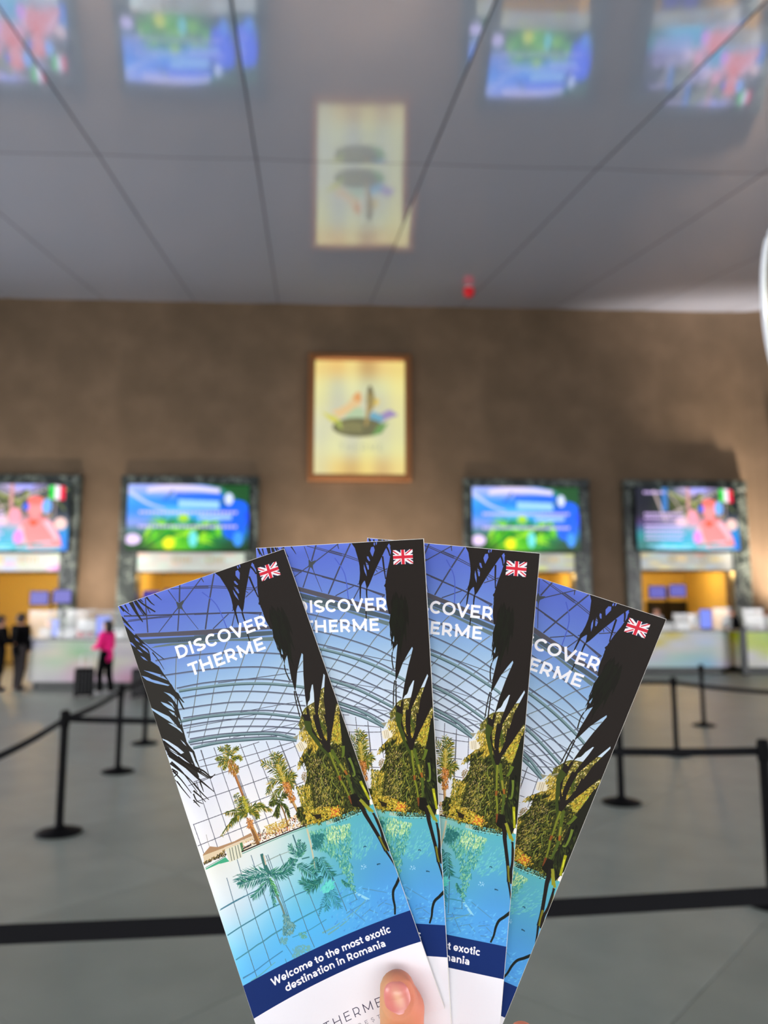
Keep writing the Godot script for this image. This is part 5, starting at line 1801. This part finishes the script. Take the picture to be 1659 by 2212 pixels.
	ln([239,814,242,902,241,971], c8(150, 96, 56), 11, 8)
	ln([240,817,244,906], c8(196, 130, 70), 4, 3)
	for a in [[241,743,236,709,212,697], [241,743,242,708,250,700], [246,743,264,725,286,724], [238,750,211,732,187,736], [237,755,214,747,189,764], [246,751,261,749,255,765], [236,758,216,766,204,784], [247,757,283,751,283,774]]:
		frond(a, 20, palm, 14, 0.4, 2.5)
	foliage([230,750,248,754,264,791,254,811,236,823,222,796], 220, [c8(176, 116, 50), c8(140, 90, 40), c8(206, 150, 70), c8(110, 110, 36)], 8, 18, 1.7, 0.5, 4)
	ln([232,1022,234,1064,237,1123], c8(140, 98, 56), 12, 14)
	ln([237,1024,242,1067,248,1114], c8(196, 146, 84), 6, 7)
	for a in [[238,988,219,953,217,898], [238,988,235,954,236,919], [238,988,204,955,154,954], [236,993,191,969,112,1028], [237,991,199,962,150,1007], [242,985,281,951,308,987], [243,988,300,970,330,1013], [242,993,270,983,270,1018]]:
		frond(a, 30, palm, 22, 0.7, 3)
	frond([241,987,240,956,242,919], 14, [c8(200, 190, 60), c8(160, 160, 50)], 14, 0.2)
	foliage([228,1001,247,1017,235,1053,218,1046], 120, [c8(196, 120, 60), c8(150, 90, 50), c8(226, 160, 90)], 6, 12, 1.6, 0.8, 4)
	ln([424,988,434,1050,444,1127], c8(206, 164, 104), 11, 8)
	ln([421,989,430,1052,440,1126], c8(150, 104, 60), 4, 4)
	for a in [[422,929,423,868,431,805], [425,930,433,855,440,819], [428,945,432,869,411,799], [426,927,400,842,363,819], [422,931,389,873,343,943], [416,940,379,942,343,991], [422,929,454,892,466,924], [426,933,454,908,445,960]]:
		frond(a, 34, palm, 24, 0.35, 3)
	frond([424,932,423,885,419,850], 16, [c8(214, 190, 90), c8(190, 160, 60)], 16, 0.3, 3)
	foliage([416,921,441,931,442,1009,421,1014,410,974], 260, [c8(206, 120, 50), c8(170, 96, 40), c8(226, 160, 80), c8(120, 84, 40)], 7, 14, 1.7, 0.7, 4)
	ln([376,1007,380,1045,376,1105], c8(130, 96, 56), 6)
	for a in [[376,999,361,970,336,993], [376,999,352,1011,350,1049], [378,1000,399,1014,394,1068], [377,996,396,965,410,980], [376,999,355,1018,337,1038]]:
		frond(a, 26, [c8(50, 62, 24), c8(80, 94, 34), c8(120, 120, 44), c8(36, 40, 20)], 18, 0.8, 3)
	# the tall tree at the right
	var mass: Array = [564,776,615,732,667,741,741,753,735,835,713,994,728,1140,688,1147,568,1144,498,1138,443,1121,422,1085,435,1045,473,1050,485,982,509,958,525,920,530,883,509,886,497,881,538,841,567,808]
	pg(mass, c8(56, 56, 26))
	var crown: Array = [557,725,589,682,604,671,625,665,646,662,669,651,694,621,712,617,733,653,750,682,748,866,669,853,552,790]
	pg(crown, c8(96, 88, 40))
	var gold := [c8(196, 158, 44), c8(214, 180, 60), c8(160, 130, 40), c8(226, 200, 90), c8(120, 104, 36)]
	var mid := [c8(104, 112, 36), c8(80, 88, 30), c8(140, 136, 48), c8(60, 64, 26), c8(168, 152, 60)]
	var dark := [c8(34, 38, 20), c8(48, 54, 26), c8(26, 26, 16), c8(70, 76, 32)]
	foliage(crown, 900, [c8(206, 178, 74), c8(170, 160, 60), c8(228, 206, 120), c8(110, 120, 44), c8(60, 64, 26), c8(236, 224, 170)], 6, 15, 1.9, 0.8, 4)
	foliage(mass, 2600, mid + dark + dark + [c8(150, 138, 60)], 8, 22, 1.9, 0.7, 4.4)
	foliage([547,750,598,748,588,811,556,837,537,846,499,898,493,885,542,832], 260, gold + [c8(230, 214, 170)], 7, 18, 1.8, 0.6, 4)
	foliage([593,779,636,801,591,851,576,845], 200, gold, 10, 24, 1.7, 0.4, 4)
	foliage([702,738,734,750,694,874,670,831], 380, gold + [c8(170, 180, 60)], 7, 16, 1.9, 0.7, 4)
	foliage([612,725,633,728,650,824,617,822], 240, gold + mid, 7, 16, 1.9, 0.7, 4)
	foliage([464,960,522,969,497,1076,463,1079,460,989], 420, gold + mid, 8, 18, 1.8, 0.6, 4)
	foliage([460,1072,520,1074,565,1087,625,1122,597,1139,506,1131,453,1125], 460, gold + [c8(214, 200, 60)], 6, 14, 1.6, 1.2, 5)
	foliage([567,1099,599,1101,594,1132,560,1136], 120, [c8(236, 206, 60), c8(226, 180, 50), c8(206, 90, 50)], 5, 10, 1.0, 1.6, 5)
	foliage([582,892,637,942,655,1117,549,1069,563,963], 900, dark + dark + mid, 10, 26, 2.0, 0.6, 5)
	foliage([615,838,633,856,617,887,591,873], 120, dark, 8, 16, 1.8, 0.9, 5)
	foliage([545,872,598,893,588,1085,512,1082], 330, [c8(206, 180, 130), c8(190, 160, 90), c8(160, 140, 60)], 4, 9, 1.9, 0.6, 2.2)
	for a in [[628,880,604,901,605,929,618,957], [652,883,649,907,663,924], [616,979,610,1004,629,1048], [598,1024,584,1050,590,1080], [576,957,570,991,577,1019], [612,1055,606,1081,613,1095]]:
		ln(a, c8(132, 140, 60), 4, 2)
	foliage([506,918,525,920,503,961,497,937], 60, [c8(170, 140, 110), c8(110, 100, 50)], 5, 12, 2.2, 0.8, 3)
	pg([515,804,542,791,564,817,556,829,534,837,520,834], c8(236, 226, 200))
	for a in [[527,801,531,833], [535,798,539,832], [542,797,546,831]]:
		ln(a, c8(190, 172, 136), 3)
	pg([490,1098,522,1109,517,1124,498,1122], c8(44, 36, 24))
	pg([514,768,542,765,573,741,589,736,569,753,538,769,531,783], c8(150, 146, 120))
	# palm fronds close to the lens, dark against the light
	var behind: Image = pim.duplicate()
	var ink := c8(36, 30, 26)
	var ink2 := c8(34, 34, 22)
	var ink3 := c8(46, 43, 38)
	for a in [[11,4,24,30,42,55], [7,-3,15,24,18,28], [29,3,33,22,36,36]]:
		ln(a, ink3, 7, 2)
	ln([56,-2,65,49,78,96], ink3, 18, 3)
	ln([74,-2,88,40,101,74], ink3, 13, 4)
	for a in [[71,8,91,71], [79,10,95,69]]:
		ln(a, ink3, 3)
	ln([88,-0,104,27,141,73], ink3, 8, 5)
	ln([97,2,106,17], ink3, 5, 2)
	ln([125,2,136,30,147,46], ink3, 8, 2)
	ln([161,-0,172,17,182,35], ink3, 6, 1.5)
	ln([114,38,119,72], ink3, 4, 2)
	pg([-6,32,4,47,15,72,24,96,33,121,30,118,11,84,-2,58], ink3)
	pg([-6,69,9,97,27,135,35,135,50,167,74,210,116,274,111,272,80,225,59,189,46,179,56,212,62,246,57,258,84,294,92,326,104,365,108,386,-21,340,-9,256,-8,195,-6,137], ink3)
	ln([43,186,61,214,57,258], ink3, 6)
	ln([76,229,90,269,100,313], ink3, 5, 1.5)
	pg([-4,316,28,247,66,282,88,325,101,361,113,390,123,410,128,444,137,471,131,467,120,444,122,453,128,498,122,493,115,450,104,481,103,508,100,544,97,567,94,625,99,643,111,672,110,707,111,737,114,765,110,763,106,727,98,686,93,676,96,731,97,777,90,782,77,753,47,712,5,656,0,611,-1,584,-2,530,-2,464,-5,417,-5,359], ink3)
	# sky showing between the leaflets
	for a in [[-3,153,9,163,18,188,4,170], [24,144,34,156,39,174,27,159], [19,194,29,202,37,219,26,209], [31,181,51,202,62,230,44,207], [50,183,66,199,71,217,57,201], [24,225,37,237,47,257,32,243], [18,286,52,307,84,330,49,314], [1,303,25,319,41,336,18,324]]:
		pg(a, ink, behind)
	for a in [[17,286,43,301,86,332,101,361,67,331,41,308], [6,311,24,324,60,348,102,381,94,382,47,353,17,329], [108,365,116,375,126,395,131,434,116,413,111,389], [68,398,91,414,102,429,110,448,104,468,91,430,78,410], [44,432,65,448,83,468,89,492,64,466,51,448], [73,440,88,454,91,479,82,457], [64,477,83,495,87,515,73,497], [-2,441,16,460,58,502,79,555,71,544,44,510,20,480,1,454], [45,524,63,536,86,566,90,586,72,558,56,539], [92,517,100,541,93,552,91,532], [72,606,83,624,88,642,79,627], [2,575,21,592,52,631,70,662,52,663,28,635,10,607], [2,615,24,639,58,679,90,718,85,721,50,686,23,652], [16,620,41,648,43,657,21,632], [91,664,102,674,103,704,101,733,94,706,93,684], [2,668,16,687,20,693,5,680], [26,691,48,718,77,753,82,779,53,744,35,713]]:
		pg(a, ink, behind)
	# lower, thinner leaflets
	for a in [[3,588,45,652,93,732,113,767], [1,617,46,682,95,750,131,796], [5,640,49,705,90,782,135,854], [39,669,66,706,120,759,142,794,163,790]]:
		ln(a, ink, 10, 2.5)
	for a in [[1,681,34,731,62,782,87,846], [2,713,24,762,46,827], [8,678,39,736,70,831], [86,737,113,764,136,795,144,798,163,790], [79,759,100,794,135,855], [67,792,85,839,105,878], [57,820,75,851,90,881], [94,794,95,840]]:
		ln(a, ink, 7, 2)
	for a in [[5,760,17,797,35,844], [1,705,18,730,-3,743,13,776], [53,832,57,863,77,884], [45,855,61,891], [3,724,20,723]]:
		ln(a, ink, 6, 2)
	# the hanging leaves at the right
	pg([431,-0,445,22,453,55,458,76,461,99,461,130,458,156,454,168,456,185,456,197,469,174,478,163,481,164,485,186,486,200,497,184,510,158,531,115,552,78,575,37,595,10,600,45,591,87,579,126,569,173,567,203,570,223,570,243,573,258,578,284,583,303,579,326,577,348,579,371,588,369,591,392,593,409,594,432,616,418,658,377,763,-4,746,-5,597,-11], ink)
	pg([708,1,742,1,740,277,742,509,747,718,725,689,730,567,706,504,677,429,635,259], ink)
	for a in [[527,20,531,35,520,63,514,51,510,39,516,22], [528,4,533,3,533,17,527,13], [538,-1,543,3,540,15,537,10], [495,60,502,61,509,80,503,81,496,70], [488,81,493,86,501,97,501,116,496,117,490,96], [480,92,484,105,489,123,490,145,482,126,479,111], [473,167,478,171,482,189,481,197,473,183], [592,12,599,20,596,44,593,34,586,21], [581,27,592,59,583,111,574,103,570,74,565,61], [560,67,564,83,569,118,572,141,564,157,569,167,566,208,568,225,545,219,496,200,512,153,543,97], [603,193,602,207,595,227,596,213], [582,217,585,223,583,242,579,235]]:
		pg(a, ink, behind)
	ln([583,25,590,42,595,63], ink, 8, 5)
	ln([563,63,565,105,571,160], ink, 7, 4)
	ln([460,179,457,222,456,246], ink, 8, 3)
	ln([486,199,485,229,489,250], ink, 7, 3)
	ln([448,177,461,171], ink, 3, 2)
	ln([572,230,573,266,581,308], ink, 8, 8)
	ln([478,290,477,325], ink, 5, 4)
	pg([570,175,562,188,568,196,568,218,571,250,578,280,586,305,575,343,577,369,580,373,588,362,593,372,594,403,591,427,580,417,585,452,582,472,592,449,606,435,600,472,591,532,589,570,588,592,600,569,623,516,651,471,667,448,670,456,644,536,625,606,610,679,605,716,617,665,649,613,663,590,668,589,660,625,638,701,632,743,642,725,674,659,701,608,725,563,728,572,690,665,670,755,652,835,660,838,706,755,732,703,745,683,796,537,818,264], ink)
	pg([608,402,615,402,610,420,603,425,603,414], ink, behind)
	foliage([602,203,665,237,619,387,597,362,591,304], 60, [c8(26, 27, 17), c8(25, 23, 16)], 60, 160, 1.6, 0.15, 18)
	ln([580,370,579,389,581,415], ink, 6, 2)
	ln([582,468,578,497,582,540], ink, 4, 5)
	ln([585,588,579,622,572,698], ink, 5, 4)
	ln([590,590,587,648,584,713], ink, 5, 5)
	ln([646,606,633,643,616,653], ink2, 6, 3)
	pg([582,701,608,709,607,734,605,766,603,802,583,780,579,745], c8(62, 74, 30))
	ln([613,677,607,711,606,738], ink, 10, 8)
	ln([634,713,628,764,629,817], ink, 16, 14)
	pg([644,725,649,750,657,792,652,807,642,769], c8(76, 88, 30))
	pg([743,711,746,737,747,788,744,862,707,848,723,784], ink)
	# stems where the leaves gather
	pg([587,693,614,703,606,757,613,801,627,826,627,801,631,727,638,713,648,717,641,770,640,820,645,839,665,779,668,724,709,741,696,775,674,811,657,843,644,889,647,912,633,890,623,838,595,789,584,748], ink)
	pg([729,748,744,754,741,859,740,909,747,1024,747,1086,723,1155,656,1129,657,1085,680,1076,694,987,696,892,713,826], c8(34, 34, 24))
	foliage([703,895,737,925,739,1032,708,1138,664,1121,699,989], 90, [c8(40, 46, 24), c8(58, 66, 28), c8(24, 24, 18)], 20, 60, 1.2, 0.4, 8)
	pg([585,720,609,732,600,776,614,815,619,851,635,885,644,922,629,900,610,859,591,801,580,760], c8(62, 74, 28))
	for a in [[641,882,642,927,645,967,646,996], [645,1007,652,1037,657,1087]]:
		ln(a, c8(98, 106, 32), 12, 8)
		ln(a, c8(140, 144, 44), 4, 2.5)
	ln([646,988,645,1009], c8(142, 84, 36), 10, 8)
	ln([656,1081,657,1118], c8(120, 66, 34), 9, 5)
	for a in [[652,875,660,923,674,979]]:
		ln(a, c8(84, 98, 32), 12, 14)
	ln([665,942,671,972,677,994], c8(150, 142, 48), 8, 5)
	ln([675,976,680,1004], c8(156, 92, 36), 10, 7)
	ln([677,997,678,1034,675,1080], c8(80, 96, 36), 14, 8)
	ln([703,878,691,913,681,920], c8(96, 112, 36), 14, 6)
	ln([709,934,712,966,709,1007,697,1010], c8(106, 122, 46), 11, 6)
	ln([722,1042,727,1084,732,1128], c8(166, 166, 30), 12, 9)
	ln([724,1060,729,1093], c8(214, 214, 60), 5, 4)
	ln([698,1120,710,1147,721,1174], c8(150, 150, 40), 14, 12)
	ln([677,1115,689,1139,695,1178,703,1214], ink, 16, 13)
	pg([662,1086,686,1082,699,1117,689,1145,656,1129], c8(28, 26, 20))
	ln([687,1114,700,1195,720,1296,726,1350], ink, 15, 13)
	ln([720,1284,724,1319,730,1351], c8(120, 116, 36), 9, 7)
	ln([726,1350,735,1387,743,1428], ink, 9, 4)
	ln([695,1113,710,1144,730,1181], c8(150, 150, 44), 12, 10)
	ln([725,1184,737,1222,740,1261], c8(110, 104, 50), 6, 8)
	ln([729,1185,735,1264,732,1309,741,1355], ink, 8, 14)
	ln([741,1355,738,1341], ink, 12, 4)
	ln([754,1461,723,1493,701,1514,690,1544,685,1577,674,1609], c8(30, 34, 30), 13, 7)
	# band, white foot and lettering
	var navy := c8(24, 46, 104)
	pim.fill_rect(Rect2i(0, int(1613 * psc), int(w * psc), int(140 * psc)), navy)
	pim.fill_rect(Rect2i(0, int(1747 * psc), int(w * psc), int(400 * psc)), c8(243, 240, 244))
	var white := c8(250, 246, 246)
	var d: Array = [165,292]
	var r: Array = [570,291]
	text("DISCOVER", d[0], (d[1] + r[1]) * 0.5, r[0] - d[0] + 4, 54.5, 0.205, white)
	var t0: Array = [196,334]
	var t1: Array = [530,378]
	text("THERME", t0[0], t1[1], t1[0] - t0[0] + 4, 54.5, 0.205, white)
	var a0: Array = [106,1679]
	var a1: Array = [636,1668]
	text("Welcome to the most exotic", a0[0], (a0[1] + a1[1]) * 0.5 - 1, a1[0] - a0[0], 31, 0.2, white)
	var b0: Array = [149,1721]
	var b1: Array = [596,1718]
	text("destination in Romania", b0[0], (b0[1] + b1[1]) * 0.5, b1[0] - b0[0], 31, 0.2, white)
	var dark_blue := c8(40, 38, 62)
	var h0: Array = [499,1948]
	text("THERME", h0[0] - 258, h0[1], 258, 39, 0.075, dark_blue, 0.35)
	text("BUCUREȘTI", h0[0] - 252, h0[1] + 46, 246, 16, 0.09, c8(90, 88, 104), 0.75)
	var f0: Array = [607,40]
	var f1: Array = [695,97]
	union_flag(f0[0] + 1, f0[1], f1[0] - f0[0] - 4, 61)
	pim.resize(w, h, Image.INTERPOLATE_BILINEAR)
	# a little paper grain
	for k in 5200:
		var x := rng.randi() % w
		var y := rng.randi() % h
		var q := pim.get_pixel(x, y)
		pim.set_pixel(x, y, q.lerp(Color.WHITE, 0.06) if k % 2 else q * 0.94)
	return ImageTexture.create_from_image(pim)
